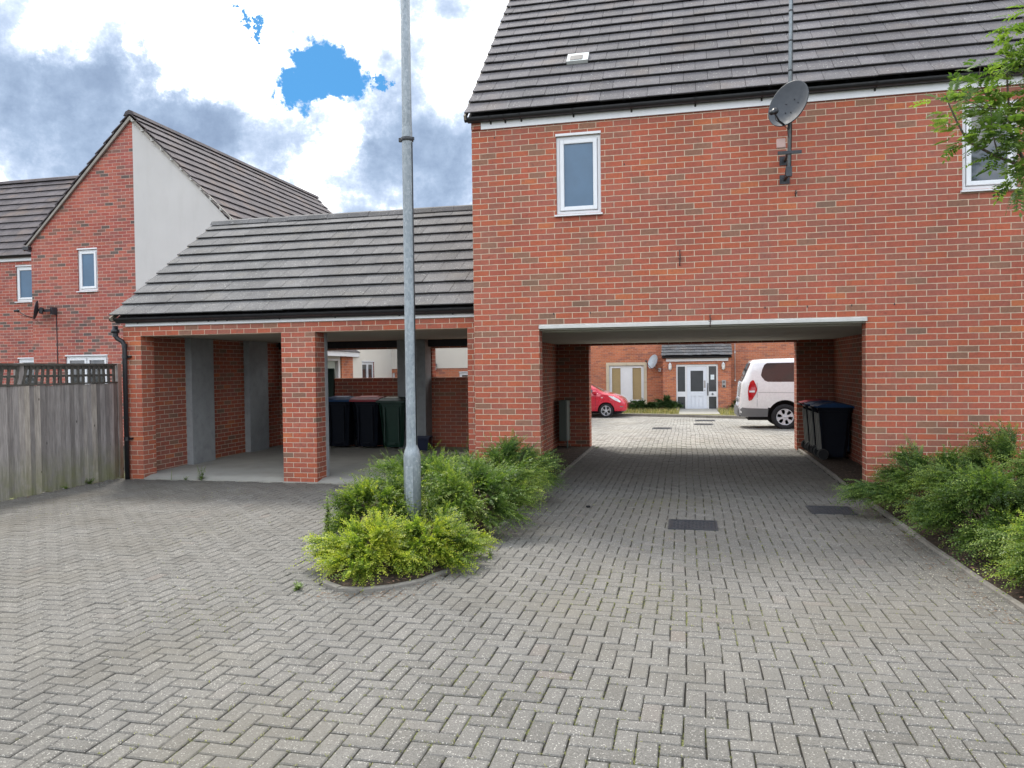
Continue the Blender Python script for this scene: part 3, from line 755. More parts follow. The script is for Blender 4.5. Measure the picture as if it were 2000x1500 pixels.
# ------------------------------------------------------------------ main brick building over the archway
BX = 10.4; T = 0.22; BY = 6.1
W1 = (1.155, 1.745, 3.70, 4.725); W2 = (6.01, 6.60, 3.715, 4.68); W3 = (8.3, 9.2, 3.4, 4.68)
bld = thing('brick_building', 'large red brick building over a drive-through archway, grey tiled roof above', 'building', (0, 0, 0))
ARCH = (0.90, 4.95, -1, 2.25); ARCHB = (0.84, 4.91, -1, 2.12)
mb = MB()
holed_wall(mb, 0.0, BX, -0.05, 4.925, [ARCH, W1, W2, W3], 0.0, T)
holed_wall(mb, 0.0, BX, -0.35, 4.925, [ARCHB], 5.75, BY)
roofz = lambda y: 5.02 + (y + 0.0) * 1.0
mb.prism([(T + .001, -.05), (BY - .351, -.05), (BY - .351, 5.3), (3.05, 7.98), (T + .001, 5.15)], 0.003, 0.17, 'x')
mb.prism([(T + .001, -.05), (BY - .351, -.05), (BY - .351, 5.3), (3.05, 7.98), (T + .001, 5.15)], BX - .2, BX - .003, 'x')
mb.prism([(T + .001, -.05), (5.749, -.05), (5.749, 2.3), (T + .001, 2.3)], 5.58, 5.78, 'x')
mb.build('wall', M_BRICK, bld)
mb = MB(); mb.box(.171, T + .001, 2.155, 5.579, 5.749, 2.33)
mb.box(.90, .05, 2.176, 4.95, T, 2.249)      # boxed edge behind the lintel
mb.build('archway_ceiling', M_CEIL, bld)
mb = MB(); rg = random.Random(4)
xs = [.905 + (4.955 - .905) * k / 60 for k in range(61)]
for a, b in zip(xs[:-1], xs[1:]):
    za, zb = [2.232 + .0 + rg.uniform(0, .010) for _ in range(2)]
    mb.mesh([(a, -.022, 2.196), (b, -.022, 2.196), (b, -.020, zb), (a, -.020, zb), (a, .05, 2.20), (b, .05, 2.20), (b, .0, 2.249), (a, .0, 2.249)], [(0, 1, 2, 3), (3, 2, 6, 7), (0, 4, 5, 1)])
mb.box(.9, -.0225, 2.194, .905, .05, 2.248); mb.box(4.955, -.0225, 2.196, 4.962, .05, 2.249)
mb.build('lintel', simple('flaking_white_paint', (0.62, 0.61, 0.57), 0.7, var=0.06, dirt=0.3, dirtcol=(0.3, 0.26, 0.2)), bld)
# floor and inner partitions behind the windows
mb = MB(); mb.box(.171, T + .6, 2.34, BX - .21, 5.7, 4.9); mb.build('room_interior', simple('room_wall', (0.12, 0.12, 0.12), .95), bld)
mb = MB(); mb.box(0.14, -.028, 4.895, BX, -.004, 5.03)
mb.build('fascia', M_WHITE, bld)
mb = MB(); mb.box(0.005, -.03, 4.90, .135, -.002, 5.02); mb.build('corner_corbel', M_BRICK, bld)
mb = MB(); tiled_slope(mb, -.045, BX + .05, (-.165, 5.045), (3.05, 8.25), 0.303, 0.30, seed=2)
tiled_slope(mb, -.045, BX + .05, (6.30, 5.00), (3.05, 8.22), 0.303, 0.30, seed=3)
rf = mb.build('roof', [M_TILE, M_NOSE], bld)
mb = MB()
mb.prism([(-.12, 4.99), (3.05, 8.16), (6.24, 4.96), (6.24, 4.90), (3.05, 8.08), (-.05, 4.98)], -.03, BX + .03, 'x')
mb.build('roof_underlay', M_DARKWOOD, rf)
mb = MB()
for k in range(26):
    xa = -.05 + k * .41; mb.prism([(2.90, 8.17), (2.96, 8.27), (3.05, 8.31), (3.14, 8.27), (3.20, 8.17), (3.05, 8.2)], xa, xa + .405, 'x')
mb.build('ridge_tiles', M_TILE, rf)
# mortared verge along the left edge, stepping with the courses
mb = MB(); n_ = 15; rg = random.Random(8)
for k in range(n_):
    s0, s1 = k / n_, (k + 1) / n_
    y0_, z0_ = -.165 + 3.215 * s0, 5.01 + 3.21 * s0; y1_, z1_ = -.165 + 3.215 * s1, 5.01 + 3.21 * s1
    mb.prism([(y0_ + .02, z0_ - .01), (y1_ + .02, z1_ - .01), (y1_ - .008, z1_ + .022), (y0_ - .022, z0_ + .036)], -.055 - rg.uniform(0, .004), -.030, 'x', tone=rg.random())
mb.build('verge', M_MORTAR, rf)
gutter(bld, -.06, BX, -.092, 5.035, r=.052, brackets=[0.28, 0.48, 0.70, 1.40, 2.15, 2.95, 3.75, 4.20, 5.05, 6.2, 7.3])
window(bld, *W1, 0.0, glass=M_GLASS_FROST)
window(bld, *W2, 0.0, glass=M_GLASS)
window(bld, *W3, 0.0, glass=M_GLASS, lights=2)
# roof vent tile
mb = MB()
def slope_pt(x, s, h):
    u = (0.7076, 0.7066); return (x, -.165 + u[0] * s - .7066 * h, 5.01 + u[1] * s + .7076 * h)
def slope_box(mb, x0, x1, s0, s1, h0, h1, sk=0.0):
    vs = [slope_pt(x + (sk if s == s1 else 0), s, h) for h in (h0, h1) for s in (s0, s1) for x in (x0, x1)]
    mb.mesh(vs, [(0, 2, 3, 1), (4, 5, 7, 6), (0, 1, 5, 4), (2, 6, 7, 3), (0, 4, 6, 2), (1, 3, 7, 5)])
slope_box(mb, 1.21, 1.51, 1.235, 1.475, .05, .098)
vt = mb.build('vent_tile', simple('lead_grey', (0.50, 0.52, 0.50), .6, var=.1), rf)
mb = MB(); slope_box(mb, 1.255, 1.43, 1.265, 1.40, .097, .103); mb.build('vent_grille', M_BLACK, vt)
# little iron fixings left in the brickwork
def fixing(name, x, z, h, parent):
    mb = MB(); mb.tube([(x, .0, z - h / 2), (x - .004, -.02, z - h / 2 + .01), (x + .004, -.022, z), (x - .004, -.02, z + h / 2 - .01), (x, 0, z + h / 2)], .007, 6)
    mb.tube([(x - .006, -.008, z + h * .1), (x + .014, -.026, z + h * .18)], .006, 5)
    mb.tube([(x, -.01, z - h * .1), (x - .016, -.02, z - h * .02)], .005, 5)
    mb.build(name, M_RUSTY, parent)
fixing('wall_hook', 2.745, 3.06, .20, bld); fixing('wall_hook', 4.15, 3.79, .07, bld); fixing('wall_hook', 3.115, 2.245, .15, bld)
mb = MB()
for x, z in ((1.10, 2.39), (1.59, 2.39), (2.12, 2.39), (2.62, 2.39), (3.36, 2.39), (3.78, 2.39), (4.28, 2.39), (4.79, 2.39), (5.27, 2.39), (0.32, 4.78), (2.05, 4.3)):
    mb.box(x - .006, -.004, z - .012, x + .006, .001, z + .012)
mb.build('weep_vent', M_BLACK, bld)

# aerial mast + satellite dish
DX, DY = 4.02, -.42
mast = thing('aerial_mast', 'tall thin galvanised aerial mast rising from the wall bracket past the big roof', 'mast', (DX, DY, 4.0))
mb = MB(); mb.tube([(DX, DY, 3.93), (DX + .03, DY, 6.0), (DX + .06, DY, 9.2)], .021, 12)
mb.build('pole', M_GALV, mast)
mb = MB()
for z in (5.15, 5.5, 5.85, 6.25, 6.7): mb.lathe([(.025, -.008), (.025, .008)], 12, Matrix.Translation((DX + .03 * (z - 3.93) / 2.07, DY, z)))
mb.build('cable_tie', M_BLACK, mast)
mb = MB(); mb.tube([(DX + .02, DY - .014, 4.0), (DX + .045, DY - .014, 5.2), (DX + .075, DY - .014, 9.0)], .004, 5); mb.build('cable', M_BLACK, mast)
mb = MB()
for z in (4.20, 3.97):
    mb.box(DX - .016, DY + .01, z - .016, DX + .016, -.012, z + .016)
    mb.box(DX - .06, -.012, z - .055, DX + .06, -.001, z + .055)
mb.tube([(DX, -.02, 3.97), (DX, DY + .03, 4.17)], .011, 6)
mb.bbox(DX - .13, DY - .035, 4.165, DX + .14, DY - .012, 4.205, .004); mb.bbox(DX - .04, DY - .04, 3.90, DX + .03, DY - .0, 4.02, .006)
mb.build('wall_bracket', M_IRON, mast)
mb = MB(); mb.bbox(DX - .145, DY - .07, 4.235, DX - .045, DY - .03, 4.345, .008, mat=None); mb.build('junction_box', M_PINK, mast)

def dish_bm(mb, r, depth, n=32, rings=8, rim=.008):
    prof = [(0.0001, 0.0)] + [(r * k / rings, depth * (k / rings) ** 2) for k in range(1, rings + 1)]
    prof += [(r + rim, depth + .002), (r + rim, depth - .010)] + [(r * k / rings, depth * (k / rings) ** 2 - .008) for k in range(rings, 0, -1)] + [(0.0001, -.008)]
    return prof
def sat_dish(name, label, loc, aim, r, tall, m_, lnb=.42, group=None):
    """oval dish: concave side towards aim"""
    t = thing(name, label, 'satellite dish', loc, 0, group)
    z = Vector(aim).normalized(); x = Vector((0, 0, 1)).cross(z).normalized(); y = z.cross(x)
    Mx = Matrix(((x.x, y.x, z.x, 0), (x.y, y.y, z.y, 0), (x.z, y.z, z.z, 0), (0, 0, 0, 1)))
    S = Matrix.Diagonal((1.0, tall, 1.0, 1.0))
    mb = MB(); mb.lathe(dish_bm(None, r, .22 * r), 36, Mx @ S)
    d = mb.build('reflector', m_, t, (0, 0, 0))
    mb = MB()
    for a, b in ((.15, .2), (-.2, .1), (.1, -.35), (-.15, -.3), (.35, 0)): mb.lathe([(.006, 0), (.006, .006)], 8, Mx @ Matrix.Translation((a * r * 1.2, b * r * 1.2, .22 * r * (a * a + b * b) * 1.44 + .001)))
    mb.build('bolt', M_BLACK, d, (0, 0, 0))
    mb = MB(); foot = Mx @ Vector((0, -r * tall * .98, .18 * r)); head = Mx @ Vector((0, -r * tall * (.42 if lnb > .3 else .80), lnb))
    mb.tube([foot, (foot + head) / 2 + Mx.to_3x3() @ Vector((0, -.03, 0)), head], .011, 8)
    mb.build('feed_arm', M_BLACK, t, (0, 0, 0))
    mb = MB(); dirn = (Mx @ Vector((0, 0, .02)) - head).normalized()
    q = dirn.to_track_quat('Z', 'Y').to_matrix().to_4x4()
    mb.lathe([(.022, -.07), (.026, -.06), (.026, -.01), (.036, .0), (.036, .035), (.028, .04)], 16, Matrix.Translation(head) @ q)
    mb.build('feed_horn', M_BLACK, t, (0, 0, 0))
    mb = MB(); mb.tube([Mx @ Vector((0, -.0, -.01)), Mx @ Vector((0, 0, -.09))], .03, 10)
    mb.bbox(-.06, -.075, -.11, .06, .075, -.03, .012, mat=Mx)
    mb.build('mount', M_BLACK, t, (0, 0, 0))
    mb = MB(); mb.tube([head, head + Vector((.02, .02, -.09)), foot + Vector((.03, .0, -.04)), foot + Vector((.06, .1, -.12))], .004, 5)
    mb.build('cable', M_BLACK, t, (0, 0, 0))
    return t
sat_dish('satellite_dish', 'grey oval satellite dish on the mast bracket of the big brick wall', (4.02, -.58, 4.69), (-.62, -.74, .30), .248, 1.12, M_DISH, lnb=.27)
mb = MB(); mb.tube([(4.02, -.50, 4.60), (4.02, -.42, 4.45), (4.03, -.42, 4.2)], .017, 8)
mb.build('dish_clamp', M_BLACK, mast)

# ------------------------------------------------------------------ open brick shelter (car port)
SH = thing('brick_shelter', 'open-fronted brick parking shelter of two bays with a lichen-spotted tiled roof', 'car port', (-2.8, .35, 0))
SY = 0.35; LX = -5.85
mb = MB()
holed_wall(mb, LX, -.003, -.05, 2.425, [(-5.53, -3.10, -1, 2.25), (-2.55, -.20, -1, 2.25)], SY, SY + .30)
mb.prism([(SY + .301, -.05), (5.02, -.05), (5.02, 2.9), (2.95, 4.33), (SY + .301, 2.50)], LX + .003, -5.70, 'x')
holed_wall(mb, -5.699, -.003, -.05, 2.86, [(-5.25, -2.87, 1.475, 2.10), (-2.25, -.20, 1.475, 2.10)], 4.80, 5.02)
mb.build('wall', M_BRICK_C, SH)
mb = MB()
mb.box(-3.02, SY + .301, 0.0, -2.545, .74, 2.268)
mb.box(-5.699, 1.66, .06, -5.58, 2.30, 2.268); mb.box(-5.699, 3.46, .06, -5.58, 4.14, 2.268)
mb.box(-2.86, 4.42, .06, -2.27, 4.799, 2.268)
mb.build('block_pier', M_BLOCK, SH)
mb = MB(); mb.box(-5.699, SY + .301, 2.27, -.004, 4.799, 2.36); mb.build('ceiling', M_CEIL, SH)
mb = MB(); mb.box(-5.6, 4.62, 2.13, -.006, 4.798, 2.268); mb.build('rear_beam', M_DARKWOOD, SH)
mb = MB(); mb.box(-5.24, 4.77, 1.477, -2.88, 5.05, 1.505); mb.box(-2.24, 4.77, 1.477, -.21, 5.05, 1.505); mb.build('coping', M_BRICK_C, SH)
mb = MB()
mb.mesh([(-5.529, SY - .01, -.03), (-.003, SY - .01, -.03), (-5.529, SY - .01, .012), (-.003, SY - .01, .012), (-5.529, SY + .16, .05), (-.003, SY + .16, .05), (-5.699, SY + .31, .055), (-.003, SY + .31, .055), (-5.699, 4.80, .085), (-.003, 4.80, .085)],
        [(0, 1, 3, 2), (2, 3, 5, 4), (4, 5, 7, 6), (6, 7, 9, 8)])
mb.build('floor_slab', M_SLAB, SH)
mb = MB(); mb.box(-5.78, SY - .03, 2.405, -.004, SY - .004, 2.54); mb.build('fascia', M_WHITE, SH)
mb = MB(); tiled_slope(mb, -5.93, -.006, (.17, 2.54), (2.95, 4.48), 0.333, 0.33, seed=11)
tiled_slope(mb, -5.93, -.006, (5.35, 2.775), (2.95, 4.47), 0.333, 0.33, seed=12)
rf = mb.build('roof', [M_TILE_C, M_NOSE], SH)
mb = MB(); mb.prism([(.22, 2.49), (2.95, 4.41), (5.3, 2.76), (5.3, 2.70), (2.95, 4.34), (.27, 2.45)], -5.90, -.008, 'x'); mb.build('roof_underlay', M_DARKWOOD, rf)
mb = MB(); rg = random.Random(5)
for k in range(15):
    xa = -5.94 + k * .40; xb = min(xa + .395, -.006); h = rg.uniform(-.006, .006)
    if xb <= xa: break
    mb.prism([(2.80, 4.435 + h), (2.86, 4.52 + h), (2.95, 4.555 + h), (3.04, 4.52 + h), (3.10, 4.435 + h), (2.95, 4.47)], xa, xb, 'x', tone=rg.random())
mb.build('ridge_tiles', M_TILE_C, rf)
mb = MB(); rg = random.Random(9)
for k in range(10):
    s0, s1 = k / 10, (k + 1) / 10
    y0_, z0_ = .17 + 2.78 * s0, 2.505 + 1.965 * s0; y1_, z1_ = .17 + 2.78 * s1, 2.505 + 1.965 * s1
    mb.prism([(y0_ + .02, z0_ - .02), (y1_ + .02, z1_ - .02), (y1_ - .006, z1_ + .018), (y0_ - .02, z0_ + .030)], -5.935, -5.90, 'x', tone=rg.random())
mb.build('verge', M_MORTAR, rf)
gt = gutter(SH, -5.97, -.01, .245, 2.530, r=.052, brackets=[-5.55, -4.85, -4.30, -4.18, -3.98, -3.1, -2.2, -1.2, -.4])
mb = MB()
mb.lathe([(.062, .0), (.062, .05), (.045, .06), (.045, .11)], 14, Matrix.Translation((-5.90, .24, 2.30)) )
mb.tube([(-5.90, .24, 2.35), (-5.90, .24, 2.27), (-5.875, .25, 2.215), (-5.80, .275, 2.165), (-5.775, .285, 2.10), (-5.775, .285, -.01)], .036, 14)
for z in (2.27, 2.10, 1.93, .64): mb.lathe([(.043, -.03), (.043, .03)], 14, Matrix.Translation((-5.775 if z < 2.2 else -5.90, .285 if z < 2.2 else .24, z)))
dp = mb.build('downpipe', M_BLACK, SH)
mb = MB()
for z in (1.93, .64): mb.box(-5.83, .30, z - .015, -5.70, .349, z + .015)
mb.build('pipe_clip', M_BLACK, dp)

# ------------------------------------------------------------------ gabled house on the left and its wing
H = thing('gabled_house', 'tall house with a steep gable, half red brick and half cream render, beyond the shelter', 'house', (-9.5, 5.2, 0))
HX0, HX1, HA, HY0, HY1 = -12.40, -6.85, -9.55, 5.2, 14.04
GW = (-11.10, -10.56, 3.61, 4.57); GD = (-11.50, -10.34, 0.1, 2.08)
mb = MB()
def clip_gable(mb, a0, a1, holes):
    """gable front cut at the eaves line"""
    holed_wall(mb, a0, a1, -.05, 4.80, holes, HY0, HY0 + .22)
clip_gable(mb, HX0, HX1, [GW, GD])
mb.prism([(HX0, 4.801), (HX1, 4.801), (HA, 7.52)], HY0, HY0 + .22, 'y')
mb.box(HX0 + .003, HY0 + .221, -.05, HX0 + .22, HY1, 4.80); holed_wall(mb, HY0 + .221, HY1, -.25, 4.80, [(8.9, 10.06, -1, 2.0), (11.62, 12.57, .6, 1.93)], HX1 - .22, HX1 - .003, axis='x')
mb.prism([(HX0 + .221, -.05), (HX1 - .221, -.05), (HX1 - .221, 4.80), (HA, 7.4), (HX0 + .221, 4.80)], HY1 - .22, HY1 - .002, 'y')
mb.build('wall', M_BRICK_L, H)
mb = MB(); mb.prism([(HA + .03, -.03), (HX1 + .004, -.03), (HX1 + .004, 4.80), (HA + .03, 7.51)], HY0 - .018, HY0 - .002, 'y'); mb.build('render_panel', M_RENDER, H)
mb = MB(); mb.box(-12.1, HY0 + .6, 2.3, -7, 12, 5.2); mb.box(-12.1, HY0 + .8, 0, -7, 12, 2.2); mb.build('room_interior', simple('room_wall_house', (0.14, 0.14, 0.15), .95), H)
mb = MB(); holed_wall(mb, HY0 + .0, HY1 + .002, -.03, 4.80, [(8.9, 10.06, -1, 2.0), (11.62, 12.57, .6, 1.93), (10.14, 10.9, -1, 2.06)], HX1 - .001, HX1 + .012, axis='x'); mb.build('render_panel', M_RENDER_F, H)
mb = MB(); mb.box(HX1 - .0005, 10.142, -.03, HX1 + .05, 10.898, 2.058); mb.build('brick_panel', M_BRICK_F, H)
def turn_side(o): o.matrix_local = Matrix.Translation(-H.location) @ Matrix.Rotation(R(90), 4, 'Z')
turn_side(window(H, 11.62, 12.57, .62, 1.92, -HX1, glass=M_GLASS, lights=2, fr=.04))
mb = MB(); mb.box(HX1 - .12, 8.96, -.2, HX1 - .07, 10.0, 1.94); dr = mb.build('door', M_DOORG, H)
mb = MB(); mb.box(HX1 - .069, 9.35, .9, HX1 - .063, 9.62, 1.6); mb.build('pane', M_GLASS_DK, dr)
mb = MB(); mb.box(HX1 - .14, 10.0, -.2, HX1 + .02, 10.055, 1.998); mb.box(HX1 - .14, 8.905, -.2, HX1 + .02, 8.96, 1.998); mb.box(HX1 - .138, 8.961, 1.94, HX1 + .018, 9.999, 1.997); mb.build('door_frame', M_WHITE, H)
mb = MB(); mb.prism([(HX1 + .013, 8.2), (HX1 + .42, 8.2), (HX1 + .42, 9.45), (HX1 + .013, 11.45)], 2.06, 2.19, 'z'); mb.build('porch_canopy', M_WHITE, H)
mb = MB(); mb.mesh([(HX1 + .013, 8.15, 2.191), (HX1 + .46, 8.15, 2.191), (HX1 + .46, 9.47, 2.191), (HX1 + .013, 11.52, 2.191), (HX1 + .013, 8.3, 2.36), (HX1 + .013, 10.8, 2.36), (HX1 + .46, 8.15, 2.21), (HX1 + .46, 9.47, 2.21), (HX1 + .013, 11.52, 2.21)], [(0, 3, 2, 1), (1, 2, 7, 6), (2, 3, 8, 7), (6, 7, 5, 4), (7, 8, 5), (0, 1, 6, 4)]); mb.build('canopy_roof', M_TILE, H)
window(H, *GW, HY0, glass=M_GLASS_FROST)
window(H, *GD, HY0, glass=M_GLASS, lights=2, sill=False)
# roof slopes run along y: build them along x in a turned frame
def turned(mb, cx, cy):
    """swap x and y of every vertex (for roofs whose ridge runs along y)"""
    mb.v = [(cx + (v[1]), cy + (v[0]), v[2]) for v in mb.v]
    mb.f = [tuple(reversed(f)) for f in mb.f]
mb = MB()
tiled_slope(mb, HY0 - .07, HY1 + .07, (HX1 + .12, 4.72), (HA, 7.60), 0.31, 0.30, seed=21)
tiled_slope(mb, HY0 - .07, HY1 + .07, (HX0 - .12, 4.72), (HA, 7.60), 0.31, 0.30, seed=22)
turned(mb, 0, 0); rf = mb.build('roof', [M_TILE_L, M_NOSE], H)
mb = MB()
for k in range(22):
    xa = HY0 - .08 + k * .41; mb.prism([(HA - .15, 7.55), (HA - .09, 7.645), (HA, 7.68), (HA + .09, 7.645), (HA + .15, 7.55), (HA, 7.58)], xa, min(xa + .404, HY1 + .08), 'x', tone=(k * 37 % 10) / 10)
turned(mb, 0, 0); mb.build('ridge_tiles', M_TILE_L, rf)
mb = MB()
for sgn in (-1, 1):
    ex = HA + sgn * 3.0
    mb.prism([(ex, 4.66), (ex, 4.60), (HA, 7.46), (HA, 7.545)], HY0 - .065, HY0 - .021, 'y')
mb.build('verge', simple('verge_capping', (0.30, 0.275, 0.24), .85, var=.2), rf)
mb = MB(); nclip = 12
for k in range(nclip):
    s = (k + .45) / nclip; x = HA + 2.95 * s; z = 7.55 - 2.86 * s
    mb.prism([(x - .035, z - .045), (x + .025, z - .045), (x + .025, z - .030), (x - .015, z - .030), (x - .015, z + .02), (x - .035, z + .02)], HY0 - .10, HY0 - .066, 'y')
mb.build('verge_clip', simple('verge_clip_plastic', (0.50, 0.49, 0.45), .6), rf)
mb = MB(); mb.prism([(HY0 - .1, 4.70), (HY0 - .1, 4.62), (HY0 + .1, 4.60), (HY0 + .1, 4.70)], HX0 - .14, HX0 + .02, 'x')
mb.prism([(HY0 + .1, 4.74), (HY1, 4.74), (HY1, 4.64), (HY0 + .1, 4.64)], HX0 - .16, HX0 - .03, 'x'); mb.prism([(HY0, 4.74), (HY1, 4.74), (HY1, 4.64), (HY0, 4.64)], HX1 + .03, HX1 + .16, 'x')
mb.build('gutter', M_BLACK, H)

WG = thing('house_wing', 'lower red brick wing at the left edge, set back beside the gabled house', 'house', (-15.5, 6.8, 0))
V1 = (-14.50, -13.72, 3.60, 4.52); V2 = (-14.50, -13.50, 0.9, 2.08)
mb = MB(); holed_wall(mb, -21, HX0 - .001, -.05, 4.75, [V1, V2, (-18.2, -17.0, 3.5, 4.5)], 6.8, 7.02); mb.box(-21, 11.6, -.05, HX0 - .002, 11.8, 4.75)
mb.prism([(7.021, -.05), (11.599, -.05), (11.599, 4.75), (9.3, 7.1), (7.021, 4.75)], -21, -20.8, 'x')
mb.build('wall', M_BRICK_L, WG)
mb = MB(); mb.box(-20.5, 7.5, 0, -12.7, 11, 4.6); mb.build('room_interior', simple('room_wall_wing', (0.14, 0.14, 0.15), .95), WG)
window(WG, *V1, 6.8, glass=M_GLASS_FROST); window(WG, *V2, 6.8, glass=M_GLASS); window(WG, -18.2, -17.0, 3.5, 4.5, 6.8, lights=2)
mb = MB(); mb.box(-21, 6.755, 4.66, HX0 - .005, 6.79, 4.78); mb.build('fascia', M_WHITE, WG)
mb = MB(); tiled_slope(mb, -21.1, HX0 - .13, (6.64, 4.76), (9.3, 7.46), 0.315, 0.30, seed=31); tiled_slope(mb, -21.1, HX0 - .13, (11.95, 4.76), (9.3, 7.46), 0.315, 0.30, seed=32)
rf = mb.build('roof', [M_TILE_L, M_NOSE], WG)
mb = MB()
for k in range(22): mb.prism([(9.15, 7.43), (9.21, 7.52), (9.3, 7.555), (9.39, 7.52), (9.45, 7.43), (9.3, 7.46)], -21.1 + k * .41, -21.1 + k * .41 + .404, 'x', tone=(k * 37 % 10) / 10)
mb.build('ridge_tiles', M_TILE_L, rf)
gutter(WG, -21, HX0 - .14, 6.70, 4.80)
sat_dish('satellite_dish', 'small dark satellite dish seen edge-on on the brick of the gabled house', (-11.98, 4.93, 3.17), (-.80, -.58, .16), .20, 1.05, M_DISH, lnb=.40)
t = thing('dish_cable', 'black cable and bracket running down the gabled house wall from its dish', 'cable', (-11.75, 5.17, 3.1))
mb = MB(); mb.box(-11.94, 5.0, 3.13, -11.72, 5.05, 3.19); mb.box(-11.76, 5.05, 3.07, -11.70, 5.199, 3.24); mb.build('bracket', M_IRON, t)
mb = MB(); mb.tube([(-11.72, 5.19, 3.07), (-11.715, 5.19, 2.0), (-11.70, 5.19, .1)], .010, 5); mb.build('cable', M_BLACK, t)

# ------------------------------------------------------------------ fence with trellis
FN = thing('board_fence', 'weathered grey close-boarded fence with broken trellis on top, left edge', 'fence', (-6.05, -3.5, 0))
FX = -6.05; mb = MB(); rg = random.Random(12); y = .42
while y > -8.6:
    w_ = .098 + rg.uniform(-.006, .010); z0_, z1_ = rg.uniform(-.02, .015), 1.515 + rg.uniform(-.006, .006); a = rg.uniform(-.006, .006)
    th = .016
    mb.mesh([(FX + a, y, z0_), (FX + a + th, y - .004, z0_), (FX + a + .006, y - w_, z0_), (FX + a - .006, y - w_, z0_), (FX + a, y, z1_), (FX + a + th, y - .004, z1_), (FX + a + .006, y - w_, z1_), (FX + a - .006, y - w_, z1_)],
            [(0, 1, 2, 3), (4, 7, 6, 5), (0, 4, 5, 1), (1, 5, 6, 2), (2, 6, 7, 3), (3, 7, 4, 0)], 0, rg.random())
    y -= w_ - .010
mb.build('board_panel', M_FENCE, FN)
mb = MB()
for z in (.35, .95, 1.42): mb.box(FX - .055, -8.6, z - .04, FX - .012, .42, z + .04)
mb.box(FX - .03, -8.6, 1.516, FX + .022, .42, 1.540)
mb.build('rail', M_TRELLIS, FN)
mb = MB(); rg = random.Random(3); y = .36
while y > -8.6:
    tilt = rg.gauss(0, .012) if y > -.9 else rg.gauss(-.05, .05)
    Mx = Matrix.Translation((FX, y, 1.54)) @ Matrix.Rotation(tilt * 2.0, 4, 'X')
    mb.box(-.012, -.018, 0, .012, .018, .27, 0, rg.random(), Mx); y -= .105 + rg.uniform(-.008, .012)
for z in (1.645, 1.665 + .09): 
    mb.box(FX - .026, -8.6, z - .016, FX - .0125, .40, z + .016)
mb.box(FX + .013, -8.6, 1.795, FX + .030, .40, 1.822); mb.box(FX - .028, -8.6, 1.762, FX - .013, .40, 1.826)
mb.build('trellis', M_TRELLIS, FN)
for y in (.47, -1.36, -3.2, -5.0, -6.9):
    mb = MB(); mb.bbox(FX - .09, y - .045, -.05, FX - .0 if y < .4 else FX + .02, y + .045, 1.83, .006, tone=.7); mb.build('post', M_FENCE, FN)

# ------------------------------------------------------------------ flats across the courtyard
FL = thing('courtyard_flats', 'orange brick flats across the courtyard, seen through the archway', 'building', (3.0, 25.1, -.4))
FY = 25.1
F1 = (-.66, .91, .04, 1.72); F2 = (5.60, 7.5, .04, 1.72); F3 = (-5.5, -3.9, .04, 1.72); FU = [(x, x + 1.2, 2.95, 4.1) for x in (-5.2, -.5, 2.6, 6.0, 9.5)]
mb = MB(); holed_wall(mb, -9, 14, -.6, 5.0, [F1, F2, F3] + FU, FY, FY + .3)
mb.box(-9, FY + .301, -.6, -8.7, 33, 5); mb.box(13.7, FY + .301, -.6, 14, 33, 5); mb.box(-8.69, 32.7, -.6, 13.69, 33, 5)
mb.build('wall', M_BRICK_F, FL)
mb = MB(); mb.box(-8.6, FY + .7, -.4, 13.6, 32, 4.9); mb.build('room_interior', simple('room_wall_flats', (0.05, 0.05, 0.055), .95), FL)
for f in (F1, F2, F3):
    mb = MB(); a, b, c, d = f[0], f[1], f[2], f[3]; s_ = .135
    mb.box(a - s_, FY - .03, d, (a + b) / 2 - .003, FY + .10, d + s_); mb.box((a + b) / 2 + .003, FY - .03, d, b + s_, FY + .10, d + s_)
    for x0, x1 in ((a - s_, a), (b, b + s_)):
        mb.box(x0, FY - .028, c - .02, x1, FY + .10, .93); mb.box(x0, FY - .028, .936, x1, FY + .10, d - .002)
    mb.box(a - s_, FY - .05, c - .10, b + s_, FY + .12, c - .022)
    mb.build('stone_surround', M_STONE, FL)
def two_light(parent, f):
    a, b, c, d = f; mb = MB(); y0, y1 = FY + .04, FY + .11
    mb.box(a + .002, y0, c - .02, a + .07, y1, d - .002); mb.box(b - .07, y0, c - .02, b - .002, y1, d - .002); mb.box(a + .07, y0 + .002, d - .07, b - .07, y1, d - .003); mb.box(a + .07, y0 + .002, c - .02, b - .07, y1, c + .06)
    m_ = (a + b) / 2; mb.box(m_ - .22, y0 + .006, c + .06, m_ + .22, y1 - .01, d - .07)
    wn_ = mb.build('window', M_WHITE, parent)
    for p0, p1 in ((a + .07, m_ - .22), (m_ + .22, b - .07)):
        mb = MB(); e = .05
        mb.box(p0, y0 - .015, c + .06, p0 + e, y1 - .02, d - .07); mb.box(p1 - e, y0 - .015, c + .06, p1, y1 - .02, d - .07); mb.box(p0 + e, y0 - .013, d - .07 - e, p1 - e, y1 - .02, d - .07); mb.box(p0 + e, y0 - .013, c + .06, p1 - e, y1 - .02, c + .06 + e)
        mb.build('sash', M_WHITE, wn_)
        mb = MB()
        zz_ = c + .06 + e
        while zz_ < d - .07 - e - .02: mb.box(p0 + e, y1 - .045, zz_ + .002, p1 - e, y1 - .035, zz_ + .045); zz_ += .05
        mb.build('blind', M_BLIND, wn_)
two_light(FL, F1); two_light(FL, F2); two_light(FL, F3)
for f in FU: window(FL, *f, FY, lights=2)
mb = MB(); tiled_slope(mb, -9.2, 14.2, (FY - .25, 5.0), (29, 7.6), 0.33, 0.60, seed=41); tiled_slope(mb, -9.2, 14.2, (33.2, 5.0), (29, 7.6), 0.4, 1.2, seed=42); mb.build('roof', [M_TILE, M_NOSE], FL)
